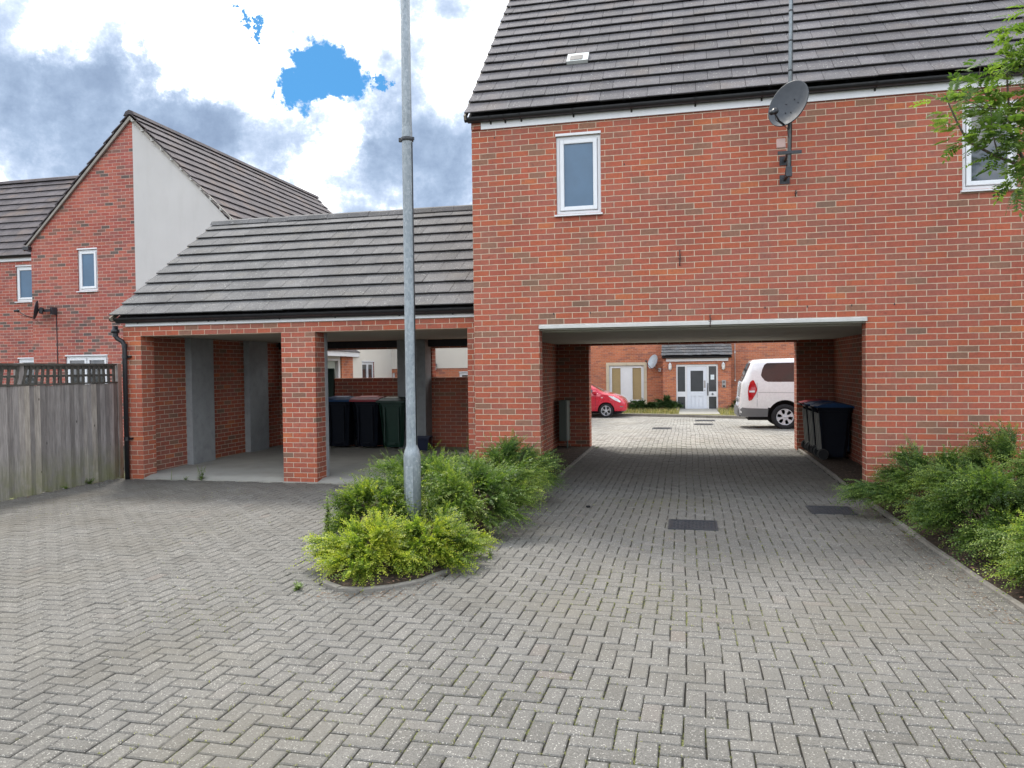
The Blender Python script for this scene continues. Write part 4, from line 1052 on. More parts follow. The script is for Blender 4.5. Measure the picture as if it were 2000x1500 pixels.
mb = MB(); mb.prism([(FY + .302, 5.001), (32.69, 5.001), (29, 7.45)], -9, -8.7, 'x'); mb.prism([(FY + .302, 5.001), (32.69, 5.001), (29, 7.45)], 13.7, 14, 'x'); mb.build('gable', M_BRICK_F, FL)
gutter(FL, -9.1, 14.1, FY - .17, 4.97)
mb = MB(); mb.box(-9.1, FY - .03, 4.86, 14.1, FY - .003, 4.98); mb.build('fascia', M_WHITE, FL)
mb = MB()
mb.tube([(4.895, FY - .02, 4.8), (4.895, FY - .02, 1.02)], .014, 6); mb.build('wall_conduit', M_WHITE, FL)
mb = MB()
for z in (2.25, 1.0): mb.tube([(4.895, FY - .05, z), (4.895, FY - .002, z)], .035, 10)
mb.build('conduit_box', M_WHITE, FL)

# porch
PR = thing('entrance_porch', 'brick entrance porch with slipping grey tiles around the white door of the flats', 'porch', (3.23, 24.1, -.4))
PY = 24.1; PD = (2.36, 4.13, -1, 1.735)
mb = MB(); holed_wall(mb, 1.79, 4.67, -.5, 2.0, [PD], PY, PY + .22)
mb.prism([(PY + .221, -.5), (FY - .002, -.5), (FY - .002, 2.52), (PY + .221, 2.05)], 1.793, 2.0, 'x'); mb.prism([(PY + .221, -.5), (FY - .002, -.5), (FY - .002, 2.52), (PY + .221, 2.05)], 4.46, 4.667, 'x')
mb.build('wall', M_BRICK_F, PR)
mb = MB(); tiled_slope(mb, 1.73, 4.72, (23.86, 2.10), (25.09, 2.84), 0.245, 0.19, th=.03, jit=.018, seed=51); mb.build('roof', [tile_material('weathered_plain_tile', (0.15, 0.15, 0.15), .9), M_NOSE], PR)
mb = MB(); mb.prism([(23.9, 2.04), (25.09, 2.76), (25.09, 2.70), (23.95, 2.0)], 1.76, 4.69, 'x'); mb.build('roof_underlay', M_DARKWOOD, PR)
mb = MB(); mb.box(1.93, PY - .06, 1.865, 4.56, PY - .004, 1.99); mb.build('fascia', M_WHITE, PR)
gutter(PR, 1.74, 4.70, 23.93, 2.055, r=.045)
mb = MB()
dz0 = -.41; y0, y1 = PY + .05, PY + .13
for a, b in ((2.362, 2.42), (2.74, 2.81), (3.67, 3.74), (4.06, 4.128)): mb.box(a, y0, dz0, b, y1, 1.733)
for a, b in ((2.42, 2.74), (2.81, 3.67), (3.74, 4.06)): mb.box(a, y0 + .002, 1.64, b, y1 - .002, 1.732)
for a, b in ((2.42, 2.74), (3.74, 4.06)): mb.box(a, y0 + .002, .32, b, y1 - .002, .54); mb.box(a, y0 + .002, dz0, b, y1 - .002, -.215)
df = mb.build('door_frame', M_WHITE, PR)
mb = MB()
for a, b in ((2.42, 2.74), (3.74, 4.06)):
    mb.box(a, y0 + .03, -.215, b, y0 + .04, .32); mb.box(a, y0 + .03, .54, b, y0 + .04, 1.64)
mb.build('pane', M_GLASS_DK, df)
mb = MB(); mb.box(3.82, y0 + .022, 1.06, 3.97, y0 + .028, 1.27); mb.build('notice', M_PAPER, df)
mb = MB(); q = Matrix.Translation((3.90, y0 - .004, .43)) @ Matrix.Rotation(R(90), 4, 'X')
mb.lathe([(.03, -.004), (.034, .012), (.048, .014), (.05, .0), (.05, -.004)], 20, q); mb.build('door_entry_ring', M_STEEL, df)
mb = MB(); a0, a1, c0, c1 = 2.815, 3.665, -.29, 1.635; e = .155
mb.box(a0, y0 + .01, c0, a0 + e, y0 + .055, c1); mb.box(a1 - e, y0 + .01, c0, a1, y0 + .055, c1); mb.box(a0 + e, y0 + .012, 1.45, a1 - e, y0 + .053, c1); mb.box(a0 + e, y0 + .012, .34, a1 - e, y0 + .053, .545)
mb.box(a0 + e, y0 + .012, c0, a1 - e, y0 + .053, -.18); mb.box(3.19, y0 + .013, -.18, 3.29, y0 + .052, .34)
for p0, p1 in ((a0 + e, 3.19), (3.29, a1 - e)): mb.box(p0, y0 + .028, -.18, p1, y0 + .05, .34); mb.bbox(p0 + .035, y0 + .018, -.14, p1 - .035, y0 + .035, .30, .012)
dr = mb.build('door', M_DOORW, PR)
mb = MB(); mb.box(a0 + e, y0 + .03, .545, a1 - e, y0 + .04, 1.45); mb.build('pane', M_GLASS_DK, dr)
mb = MB(); mb.tube([(3.70, y0 - .01, .38), (3.70, y0 - .05, .42), (3.70, y0 - .05, .86), (3.70, y0 - .01, .90)], .020, 8); mb.build('handle', M_BLACK, dr)
mb = MB(); mb.box(3.53, y0 + .002, .70, 3.605, y0 + .011, 1.02); mb.tube([(3.57, y0 - .01, .60), (3.57, y0 + .01, .60)], .02, 10); mb.build('lock_plate', M_STEEL, dr)
mb = MB(); mb.box(2.3, PY - .10, -.6, 4.1, PY + .14, -.412); mb.build('doorstep', M_SLAB, PR)
def bulkhead(x, label):
    t = thing('wall_lamp', label, 'wall lamp', (x, PY, 1.64), 0, 'wall lamps on the porch')
    mb = MB(); mb.bbox(-.03, -.045, -.17, .03, -.002, .17, .01); mb.tube([(0, -.03, .12), (0, -.10, .16)], .012, 6); mb.build('back_plate', M_WHITE, t, (0, 0, 0))
    mb = MB(); mb.lathe([(.045, -.11), (.062, -.09), (.062, .07), (.05, .09)], 6, Matrix.Translation((0, -.10, 0)), sm=False, caps=True); mb.build('glass_lantern', M_LAMPG, t, (0, 0, 0))
    mb = MB(); mb.lathe([(.0, -.17), (.02, -.15), (.07, -.11), (.07, -.10)], 6, Matrix.Translation((0, -.10, 0)), sm=False); mb.lathe([(.075, .075), (.07, .09), (.02, .15), (.012, .18), (0.0, .19)], 6, Matrix.Translation((0, -.10, 0)), sm=False)
    for k in range(6):
        an = k * math.pi / 3; mb.tube([(.064 * math.cos(an), -.10 + .064 * math.sin(an), -.1), (.064 * math.cos(an), -.10 + .064 * math.sin(an), .08)], .006, 4)
    mb.build('cage', M_WHITE, t, (0, 0, 0))
bulkhead(2.10, 'white lantern wall lamp left of the white porch door'); bulkhead(4.35, 'white lantern wall lamp right of the white porch door above the entry phone')
t = thing('entry_phone', 'silver entry phone panel on the brick right of the white porch door', 'entry phone', (4.37, PY, .87))
mb = MB(); mb.bbox(-.085, -.03, -.16, .085, -.002, .16, .006); p_ = mb.build('panel', M_STEEL, t, (0, 0, 0))
mb = MB(); mb.box(-.05, -.034, -.135, .05, -.031, -.06); mb.build('keypad', M_BLACK, p_, (0, 0, 0))
mb = MB(); mb.box(-.05, -.033, .03, .05, -.0305, .12); mb.build('speaker_grille', M_CLAD, p_, (0, 0, 0))
sat_dish('satellite_dish', 'pale satellite dish on the flats between the curtained window and the porch', (1.36, 24.72, 1.86), (-.62, -.72, .38), .255, 1.28, M_DISH_F, lnb=.45)
t = thing('dish_bracket', 'thin wall bracket holding the pale dish beside the porch', 'bracket', (1.5, 25.1, 1.5))
mb = MB(); mb.tube([(1.42, 24.80, 1.80), (1.45, 24.86, 1.55), (1.62, 25.05, 1.50), (1.62, 25.1, 1.50)], .018, 8); mb.box(1.56, 25.06, 1.42, 1.68, 25.098, 1.58); mb.build('arm', M_STEEL, t)

# ------------------------------------------------------------------ pale rendered houses behind the shelter
C2 = thing('brick_and_render_house', 'pale rendered house above a low brick band, glimpsed through the shelter back', 'house', (-4.8, 14.06, -.2))
D1 = (-4.49, -3.4, .5, 1.545); D2 = (-6.84, -6.745, .5, 1.555); Q_ = 14.06
mb = MB(); holed_wall(mb, -6.85, -2.4, -.3, 1.69, [D1, D2], Q_, Q_ + .25); mb.box(-2.65, Q_ + .251, -.3, -2.403, 19.7, 1.69); mb.box(-6.84, 19.5, -.3, -2.66, 19.7, 1.69); mb.build('wall', M_BRICK_F, C2)
mb = MB(); mb.box(-6.849, Q_ - .02, 1.691, -2.4, Q_ + .25, 4.6); mb.box(-2.65, Q_ + .251, 1.691, -2.401, 19.7, 4.6); mb.box(-6.84, 19.5, 1.691, -2.66, 19.7, 4.6); mb.build('render_wall', M_RENDER_F, C2)
window(C2, *D1, Q_, lights=2, fr=.04); window(C2, D2[0], D2[1], D2[2], D2[3], Q_, fr=.012, sill=False, head=False)
mb = MB(); tiled_slope(mb, -6.75, -2.2, (Q_ - .2, 4.6), (17, 6.4), .35, .6, seed=63); tiled_slope(mb, -6.75, -2.2, (19.9, 4.6), (17, 6.4), .35, .6, seed=64); mb.build('roof', [M_TILE_L, M_NOSE], C2)
mb = MB(); mb.box(-6.5, Q_ + .5, 0, -2.8, 19.3, 4.5); mb.build('room_interior', simple('room_wall_low', (0.08, 0.08, 0.08), .95), C2)
t = thing('security_light', 'small security light on the pale render, seen right of the shelter back post', 'security light', (-5.31, Q_ - .02, 1.79))
mb = MB(); mb.bbox(-.085, -.14, -.04, .085, -.05, .06, .01); mb.build('lamp_head', M_CLAD, t, (0, 0, 0))
mb = MB(); mb.box(-.025, -.06, -.13, .025, -.001, -.02); mb.bbox(-.05, -.09, -.15, .05, -.02, -.10, .01); mb.build('sensor', M_WHITE, t, (0, 0, 0))

# ------------------------------------------------------------------ lamp post
LP = thing('street_lamp', 'tall galvanised steel lamp post standing in the shrubs of the planting island', 'street lamp', (0.16, -2.9, 0))
mb = MB()
mb.lathe([(.084, -.05), (.084, .80), (.082, .835), (.072, .875), (.060, .905), (.0545, .925), (.0535, 1.0), (.052, 3.90), (.0515, 4.02), (.049, 4.03), (.047, 4.10), (.046, 5.8)], 32)
col_ = mb.build('column', M_GALV, LP, (0, 0, 0))
mb = MB(); mb.bbox(-.040, -.0875, .28, .040, -.076, .72, .004); mb.build('access_door', M_GALV, col_, (0, 0, 0))
mb = MB(); mb.lathe([(.0535, -.02), (.062, -.016), (.062, .016), (.0535, .02)], 24, Matrix.Translation((0, 0, 3.935))); mb.bbox(-.086, -.014, 3.915, -.052, .014, 3.955, .004); mb.bbox(.052, -.010, 3.925, .072, .010, 3.955, .003); mb.build('clamp_band', M_IRON, LP, (0, 0, 0))
mb = MB(); mb.tube([(.054, -.012, .93), (.0535, -.012, 3.9)], .0065, 6); mb.build('cable', M_BLACK, LP, (0, 0, 0))
mb = MB(); mb.tube([(0, 0, 5.78), (0, -.02, 5.92), (.0, -.15, 5.97)], .03, 10); mb.bbox(-.10, -.60, 5.93, .10, -.12, 6.02, .03); mb.build('lantern', M_CLAD, LP, (0, 0, 0))

# ------------------------------------------------------------------ wheelie bins, cabinet, crate
def wheelie_bin(name, label, loc, rz, body, lid, group, sc=1.0, open_lid=False):
    t = thing(name, label, 'wheelie bin', loc, rz, group); t.scale = (sc, sc, sc)
    mb = MB(); H_ = .97
    bm = bmesh.new(); n = 5; ring = []
    def rect(z, d0, d1, w_, c=.05):
        pts = []
        for sx_, sy_ in ((-1, -1), (1, -1), (1, 1), (-1, 1)):
            x = d0 if sx_ < 0 else d1; y = sy_ * w_
            pts += [(x - sx_ * c, y, z), (x, y - sy_ * c, z)] if sx_ * sy_ > 0 else [(x, y - sy_ * c, z), (x - sx_ * c, y, z)]
        return pts
    R_ = [rect(.045, -.20, .20, .20), rect(.10, -.225, .215, .215), rect(.50, -.245, .25, .245), rect(.90, -.265, .285, .275), rect(.905, -.285, .305, .29), rect(.965, -.29, .31, .295)]
    R_ = [[r[0], r[1], r[3], r[2], r[4], r[5], r[7], r[6]] if False else r for r in R_]
    allv = [p for r in R_ for p in r]; k8 = 8
    fs = [tuple(range(k8 - 1, -1, -1))]
    for a in range(len(R_) - 1):
        for k in range(k8): fs.append((a * k8 + k, a * k8 + (k + 1) % k8, (a + 1) * k8 + (k + 1) % k8, (a + 1) * k8 + k))
    if not open_lid: fs.append(tuple((len(R_) - 1) * k8 + k for k in range(k8)))
    mb.mesh(allv, fs)
    for y_ in (-.15, .15): mb.box(.232, y_ - .012, .15, .27, y_ + .012, .86, mat=Matrix.Rotation(R(0), 4, 'Y'))
    mb.box(.205, -.07, .10, .232, .07, .13)
    b_ = mb.build('body', body, t, (0, 0, 0))
    mb = MB()
    for y_ in (-.19, .0, .19): mb.mesh([(-.236, y_ - .02, .14), (-.236, y_ + .02, .14), (-.285, y_ + .02, .86), (-.285, y_ - .02, .86), (-.21, y_ - .02, .14), (-.21, y_ + .02, .14), (-.26, y_ + .02, .86), (-.26, y_ - .02, .86)], [(0, 3, 2, 1), (0, 4, 7, 3), (1, 2, 6, 5), (2, 3, 7, 6), (0, 1, 5, 4)])
    mb.build('sidelit_back_strip', M_BINSTRIP, b_, (0, 0, 0))  # pale strips carry the side light on the bin's back in their colour
    lidm = MB(); nx = 8
    pr = [(-.31, .972), (-.31, .995), (-.22, 1.03), (.0, 1.045), (.2, 1.03), (.31, 1.0), (.335, .985), (.335, .955), (.315, .955), (.31, .972)]
    lidm.prism(pr, -.305, .305, 'y')
    lidm.prism([(-.2, 1.03), (.0, 1.062), (.2, 1.032)], -.2, .2, 'y'); lidm.tube([(-.325, -.30, .985), (-.325, .30, .985)], .016, 8)
    if open_lid:
        Mx = Matrix.Translation((-.31, 0, .985)) @ Matrix.Rotation(R(-96), 4, 'Y') @ Matrix.Translation((.31, 0, -.985))
        lidm.v = [tuple(Mx @ Vector(v)) for v in lidm.v]
    lidm.build('lid', lid, t, (0, 0, 0))
    mb = MB(); mb.tube([(-.30, -.24, .93), (-.37, -.24, .955), (-.37, .24, .955), (-.30, .24, .93)], .015, 8); mb.build('handle', body, t, (0, 0, 0))
    for s_ in (-1, 1):
        mb = MB(); q = Matrix.Translation((-.20, s_ * .235, .105)) @ Matrix.Rotation(R(90), 4, 'X')
        mb.lathe([(.0001, -.025), (.075, -.022), (.10, -.024), (.105, -.012), (.105, .012), (.10, .024), (.075, .022), (.0001, .025)], 20, q)
        w_ = mb.build('wheel', M_RUBBER, t, (0, 0, 0))
        mb = MB(); mb.lathe([(.090, -.026), (.094, -.026), (.094, .026), (.090, .026)], 20, q); mb.build('rim', M_BINSTRIP, w_, (0, 0, 0))
    return t
GB = 'wheelie bins under the shelter'; GP = 'wheelie bins in the archway'
wheelie_bin('wheelie_bin', 'dark bin with a blue lid at the back of the shelter', (-4.09, 4.45, .085), R(-90), M_BIN_K, M_BIN_B, GB)
wheelie_bin('wheelie_bin', 'dark bin with a red lid between the blue-lidded and green bins in the shelter', (-3.47, 4.45, .085), R(-90), M_BIN_K, M_BIN_R, GB)
wheelie_bin('wheelie_bin', 'green bin with its lid shut, just left of the lamp post', (-2.90, 4.42, .085), R(-90), M_BIN_G, M_BIN_G, GB, .98)
wheelie_bin('wheelie_bin', 'green bin with its lid thrown open, beside the middle brick pier of the shelter', (-4.72, 4.42, .085), R(-90), M_BIN_G, M_BIN_G, GB, open_lid=True)
wheelie_bin('wheelie_bin', 'nearest bin in the archway, navy lid, big dark side towards the viewer', (5.275, 4.12, .03), R(0), M_BIN_K, M_BIN_B, GP, .93)
wheelie_bin('wheelie_bin', 'middle bin of the archway row with a blue lid', (5.262, 4.76, .03), R(0), M_BIN_K, M_BIN_B, GP, .93)
wheelie_bin('wheelie_bin', 'farthest bin of the archway row, with a red lid', (5.25, 5.38, .03), R(0), M_BIN_K, M_BIN_R, GP, .93)
t = thing('recycling_crate', 'navy plastic crate on the shelter floor behind the lamp post', 'crate', (-2.30, 4.20, .08), R(6)); t.scale = (.75, .8, .85)
mb = MB(); mb.mesh([(-.20, -.14, 0), (.20, -.14, 0), (.20, .14, 0), (-.20, .14, 0), (-.25, -.18, .30), (.25, -.18, .30), (.25, .18, .30), (-.25, .18, .30), (-.22, -.15, .30), (.22, -.15, .30), (.22, .15, .30), (-.22, .15, .30), (-.18, -.12, .03), (.18, -.12, .03), (.18, .12, .03), (-.18, .12, .03)],
    [(0, 3, 2, 1), (0, 1, 5, 4), (1, 2, 6, 5), (2, 3, 7, 6), (3, 0, 4, 7), (4, 5, 9, 8), (5, 6, 10, 9), (6, 7, 11, 10), (7, 4, 8, 11), (8, 9, 13, 12), (9, 10, 14, 13), (10, 11, 15, 14), (11, 8, 12, 15), (12, 13, 14, 15)])
mb.build('tub', M_BIN_N, t, (0, 0, 0))
mb = MB(); mb.bbox(-.27, -.20, .27, .27, -.178, .315, .006); mb.bbox(-.27, .178, .27, .27, .20, .315, .006); mb.bbox(-.27, -.178, .272, -.25, .178, .313, .006); mb.bbox(.25, -.178, .272, .27, .178, .313, .006); mb.build('rim', M_BIN_N, t, (0, 0, 0))
t = thing('meter_cabinet', 'tall grey-green meter cabinet in the dark left recess of the archway', 'meter cabinet', (.36, 5.45, 0))
mb = MB(); mb.bbox(-.095, -.10, .17, .045, .22, 1.0, .008); mb.build('body', M_CAB, t, (0, 0, 0))
mb = MB(); mb.bbox(.047, -.105, .18, .085, .21, .99, .006); mb.build('door', simple('cabinet_lit_side', (0.22, 0.25, 0.22), .5), t, (0, 0, 0))  # lighter grey-green paints the lit right side of the cabinet
mb = MB(); mb.tube([(.06, .0, .20), (.06, .0, -.02)], .018, 8); mb.build('pipe', M_CAB, t, (0, 0, 0))

# ------------------------------------------------------------------ vehicles
def lofted_body(stations, sub=6):
    """stations (x, z_bottom, z_belt, z_top, half_bottom, half_belt, half_top) -> closed smooth body, x forward"""
    S = []
    for a, b in zip(stations[:-1], stations[1:]):
        n = max(1, int(abs(b[0] - a[0]) / 0.07))
        for k in range(n): S.append([a[i] + (b[i] - a[i]) * k / n for i in range(7)])
    S.append(list(stations[-1]))
    rings = []
    for x, zb, zm, zt, hb, hm, ht in S:
        half = [(0, zb), (hb * .8, zb), (hb * .97, zb + .03), (hb + (hm - hb) * .5, zb + (zm - zb) * .28), (hm, zb + (zm - zb) * .55), (hm * .998, zb + (zm - zb) * .8), (hm * .985, zm), (hm * .985 + (ht - hm * .985) * .5, zm + (zt - zm) * .47), (ht + (hm * .985 - ht) * .08, zm + (zt - zm) * .84), (ht * .95, zt - (zt - zm) * .06 - .008), (ht * .7, zt - .004), (0, zt + .012)]
        ring = [(x, -y, z) for y, z in half] + [(x, y, z) for y, z in half[-2:0:-1]]
        rings.append(ring)
    n = len(rings[0]); v = [p for r in rings for p in r]; f = []
    for a in range(len(rings) - 1):
        for k in range(n): f.append((a * n + k, (a + 1) * n + k, (a + 1) * n + (k + 1) % n, a * n + (k + 1) % n))
    f.append(tuple(range(n))); f.append(tuple((len(rings) - 1) * n + k for k in range(n - 1, -1, -1)))
    return v, f, S
def side_y(S, x, z):
    """half width of the body at (x, z)"""
    for a, b in zip(S[:-1], S[1:]):
        if min(a[0], b[0]) <= x <= max(a[0], b[0]) and a[0] != b[0]:
            t = (x - a[0]) / (b[0] - a[0]); _, zb, zm, zt, hb, hm, ht = [a[i] + (b[i] - a[i]) * t for i in range(7)]
            prof = [(hb * .97, zb + .03), (hb + (hm - hb) * .5, zb + (zm - zb) * .28), (hm, zb + (zm - zb) * .55), (hm * .998, zb + (zm - zb) * .8), (hm * .985, zm), (hm * .985 + (ht - hm * .985) * .5, zm + (zt - zm) * .47), (ht + (hm * .985 - ht) * .08, zm + (zt - zm) * .84), (ht * .95, zt - (zt - zm) * .06 - .008), (ht * .7, zt)]
            if z <= prof[0][1]: return prof[0][0]
            for p, q in zip(prof[:-1], prof[1:]):
                if p[1] <= z <= q[1] and q[1] > p[1]: return p[0] + (q[0] - p[0]) * (z - p[1]) / (q[1] - p[1])
            return prof[-1][0]
    return 0.5
def side_patch(mb, S, poly, off=0.006, sides=(-1, 1), step=.07):
    """a panel lying on the body side, outline given in (x, z)"""
    bm = bmesh.new(); vs = [bm.verts.new((x, 0, z)) for x, z in poly]; bm.faces.new(vs); bmesh.ops.triangulate(bm, faces=bm.faces[:])
    for _ in range(5):
        es = [e for e in bm.edges if e.calc_length() > step * 1.5]
        if not es: break
        bmesh.ops.subdivide_edges(bm, edges=es, cuts=1); bmesh.ops.triangulate(bm, faces=[f for f in bm.faces if len(f.verts) > 3])
    bm.verts.ensure_lookup_table()
    for sd in sides:
        vs = [(v.co.x, sd * (side_y(S, v.co.x, v.co.z) + off), v.co.z) for v in bm.verts]
        mb.mesh(vs, [tuple(v.index for v in (f.verts if (f.normal.y < 0) == (sd < 0) else reversed(f.verts))) for f in bm.faces], sm=True)
        be = [e for e in bm.edges if e.is_boundary]
        for e in be:
            a, b = e.verts; mb.mesh([vs[a.index], vs[b.index], (vs[b.index][0], vs[b.index][1] - sd * .02, vs[b.index][2]), (vs[a.index][0], vs[a.index][1] - sd * .02, vs[a.index][2])], [(0, 1, 2, 3)])
    bm.free()
def cut_arches(o, arches, hw):
    """cut round wheel housings out of a body mesh"""
    for x, z, r in arches:
        for sd in (-1, 1):
            mb = MB(); mb.lathe([(r, -.17), (r, .3)], 40, caps=True, sm=False, mat= Matrix.Translation((x, sd * hw, z)) @ Matrix.Rotation(R(90) * sd * 1, 4, 'X') if sd > 0 else Matrix.Translation((x, sd * hw, z)) @ Matrix.Rotation(R(90), 4, 'X'))
            me = bpy.data.meshes.new('cut'); me.from_pydata(mb.v, [], mb.f); bm = bmesh.new(); bm.from_mesh(me); bmesh.ops.recalc_face_normals(bm, faces=bm.faces[:]); bm.to_mesh(me); bm.free()
            c = bpy.data.objects.new('cut', me); COL.objects.link(c)
            # centre the cutter on the body side
            zc = sd * hw; 
            ys = [v.co.y for v in me.vertices]; mid = (max(ys) + min(ys)) / 2
            for v in me.vertices: v.co.y += zc - mid
            md = o.modifiers.new('b', 'BOOLEAN'); md.operation = 'DIFFERENCE'; md.object = c; md.solver = 'EXACT'
            loc = o.location.copy(); par = o.parent; o.parent = None; o.location = (0, 0, 0)
            bpy.context.view_layer.update()
            dg = bpy.context.evaluated_depsgraph_get(); nm = bpy.data.meshes.new_from_object(o.evaluated_get(dg))
            o.modifiers.clear(); old = o.data; o.data = nm; nm.name = 'body'; bpy.data.meshes.remove(old)
            o.parent = par; o.location = loc
            bpy.data.objects.remove(c, do_unlink=True); bpy.data.meshes.remove(me)
    o.data.materials.append(M_UNDER)   # black liners inside the wheel housings
    for p in o.data.polygons:
        c = p.center
        if any(math.hypot(c.x - x, c.z - z) < r * 1.012 for x, z, r in arches) and abs(c.y) > .3 and c.z > .1: p.material_index = len(o.data.materials) - 1
    o.data.polygons.foreach_set('use_smooth', [True] * len(o.data.polygons)); o.data.set_sharp_from_angle(angle=R(38))
def wheel(parent, x, y, z, r, rr, out, spokes=6, wdt=.19, rimcol=M_ALLOY, style='round'):
    q = Matrix.Translation((x, y, z)) @ Matrix.Rotation(R(90) * out, 4, 'X')   # local +z points outward for out=+1 -> -y
    mb = MB(); mb.lathe([(rr * .98, -wdt / 2), (r * .93, -wdt / 2 - .004), (r, -wdt / 2 + .02), (r, wdt / 2 - .02), (r * .95, wdt / 2 + .002), (rr * 1.06, wdt / 2 - .004), (rr, wdt / 2 - .02), (rr * .98, -wdt / 2)], 40, q)
    w_ = mb.build('wheel', M_RUBBER, parent, (0, 0, 0))
    mb = MB(); mb.lathe([(0.0001, wdt / 2 - .075), (rr * .96, wdt / 2 - .085), (rr * .96, -wdt / 2)], 30, q); mb.build('brake_well', M_UNDER, w_, (0, 0, 0))
    mb = MB(); mb.lathe([(rr * .90, wdt / 2 - .05), (rr * .90, wdt / 2 - .022), (rr * .93, wdt / 2 - .012), (rr, wdt / 2 - .008), (rr, wdt / 2 - .05)], 40, q)
    mb.lathe([(0.0001, wdt / 2 - .012), (rr * .16, wdt / 2 - .014), (rr * .20, wdt / 2 - .03), (rr * .20, wdt / 2 - .06)], 20, q)
    for k in range(spokes):
        a = 2 * math.pi * k / spokes + .3
        if style == 'round':     # broad spokes leaving round windows
            Mx = q @ Matrix.Rotation(a, 4, 'Z'); w0, w1, w2 = rr * .20, rr * .11, rr * .30
            mb.mesh([(rr * .1, -w0, wdt / 2 - .02), (rr * .1, w0, wdt / 2 - .02), (rr * .52, w1, wdt / 2 - .022), (rr * .93, w2, wdt / 2 - .018), (rr * .93, -w2, wdt / 2 - .018), (rr * .52, -w1, wdt / 2 - .022)] if False else [Mx @ Vector(p) for p in [(rr * .1, -w0, wdt / 2 - .02), (rr * .1, w0, wdt / 2 - .02), (rr * .52, w1, wdt / 2 - .022), (rr * .93, w2, wdt / 2 - .018), (rr * .93, -w2, wdt / 2 - .018), (rr * .52, -w1, wdt / 2 - .022), (rr * .1, -w0, wdt / 2 - .06), (rr * .1, w0, wdt / 2 - .06), (rr * .52, w1, wdt / 2 - .06), (rr * .93, w2, wdt / 2 - .05), (rr * .93, -w2, wdt / 2 - .05), (rr * .52, -w1, wdt / 2 - .06)]],
                    [(0, 5, 2, 1), (5, 4, 3, 2), (1, 2, 8, 7), (2, 3, 9, 8), (5, 0, 6, 11), (4, 5, 11, 10)])
        else:                    # thin paired spokes
            for da in (-.17, .17):
                Mx = q @ Matrix.Rotation(a + da, 4, 'Z'); mb.box(rr * .12, -rr * .055, wdt / 2 - .05, rr * .93, rr * .055, wdt / 2 - .018, mat=Mx)
    mb.build('rim', rimcol, w_, (0, 0, 0))

# white van: rear towards the left, side towards the viewer
VY = 12.53
VN = thing('parked_van', 'white people carrier van with its rear showing, parked right in the courtyard', 'van', (4.20, VY, gz(12.0)))
VS = [(0.0, .40, .58, .62, .62, .66, .60), (.02, .35, .62, .70, .70, .74, .66), (.055, .33, .95, 1.06, .76, .79, .70), (.08, .32, 1.20, 1.28, .79, .82, .74), (.15, .32, 1.27, 1.40, .82, .865, .76), (.24, .32, 1.27, 1.62, .84, .90, .77), (.34, .32, 1.27, 1.83, .85, .92, .775), (.42, .32, 1.27, 1.885, .86, .93, .775), (.75, .32, 1.27, 1.905, .86, .93, .775), (1.9, .30, 1.27, 1.925, .86, .93, .78), (3.3, .30, 1.25, 1.915, .86, .93, .77), (3.75, .30, 1.22, 1.80, .86, .92, .74), (4.25, .30, 1.12, 1.30, .85, .90, .76), (4.65, .32, 1.00, 1.10, .82, .86, .72), (4.95, .36, .86, .95, .74, .78, .62), (5.08, .42, .76, .80, .55, .60, .48)]
v_, f_, VSt = lofted_body(VS)
mb = MB(); mb.mesh(v_, [tuple(reversed(f)) for f in f_], sm=True); body = mb.build('body', M_VAN, VN, (0, 0, 0))
bm = bmesh.new(); bm.from_mesh(body.data); bmesh.ops.recalc_face_normals(bm, faces=bm.faces[:]); bm.to_mesh(body.data); bm.free()
cut_arches(body, [(1.19, .36, .435), (4.33, .36, .435)], .93)
mb = MB(); side_patch(mb, VSt, [(.58, 1.47), (.615, 1.62), (.67, 1.745), (.74, 1.795), (1.4, 1.80), (2.05, 1.80), (2.05, 1.285), (1.4, 1.285), (.75, 1.29), (.67, 1.325), (.60, 1.42)], .004)
side_patch(mb, VSt, [(2.12, 1.285), (2.12, 1.80), (3.15, 1.79), (3.15, 1.275)], .004); side_patch(mb, VSt, [(3.22, 1.27), (3.22, 1.78), (3.62, 1.72), (4.05, 1.33), (4.02, 1.24)], .004)
mb.build('side_window', M_GLASS_CAR, VN, (0, 0, 0))
def end_patch(mb, S, y0, y1, z0, z1, off, nx=10, nz=8, inset=0.0):
    """panel on the rear end: follows the body in x for each (y, z)"""
    def xr(y, z):
        best = None
        for a in S:
            if a[3] >= z and side_y(S, a[0] + 1e-4, z) >= abs(y): best = a[0]; break
        return best if best is not None else .4
    G_ = []
    for i in range(nx + 1):
        y = y0 + (y1 - y0) * i / nx
        # refine by bisection
        row = []
        for j in range(nz + 1):
            z = z0 + (z1 - z0) * j / nz; lo, hi = 0.0005, .6
            def outside(x):
                zt = None
                for a, b in zip(S[:-1], S[1:]):
                    if a[0] <= x <= b[0]: t = (x - a[0]) / (b[0] - a[0]); zt = a[3] + (b[3] - a[3]) * t; break
                return z > zt or side_y(S, x, z) < abs(y)
            for _ in range(18):
                m_ = (lo + hi) / 2
                if outside(m_): lo = m_
                else: hi = m_
            row.append(Vector((hi - off, y, z)))
        G_.append(row)
    for i in range(nx):
        for j in range(nz): mb.poly([G_[i][j], G_[i][j + 1], G_[i + 1][j + 1], G_[i + 1][j]], sm=True)
mb = MB(); end_patch(mb, VSt, -.66, .66, 1.30, 1.80, .012); mb.build('rear_window', M_GLASS_CAR, VN, (0, 0, 0))
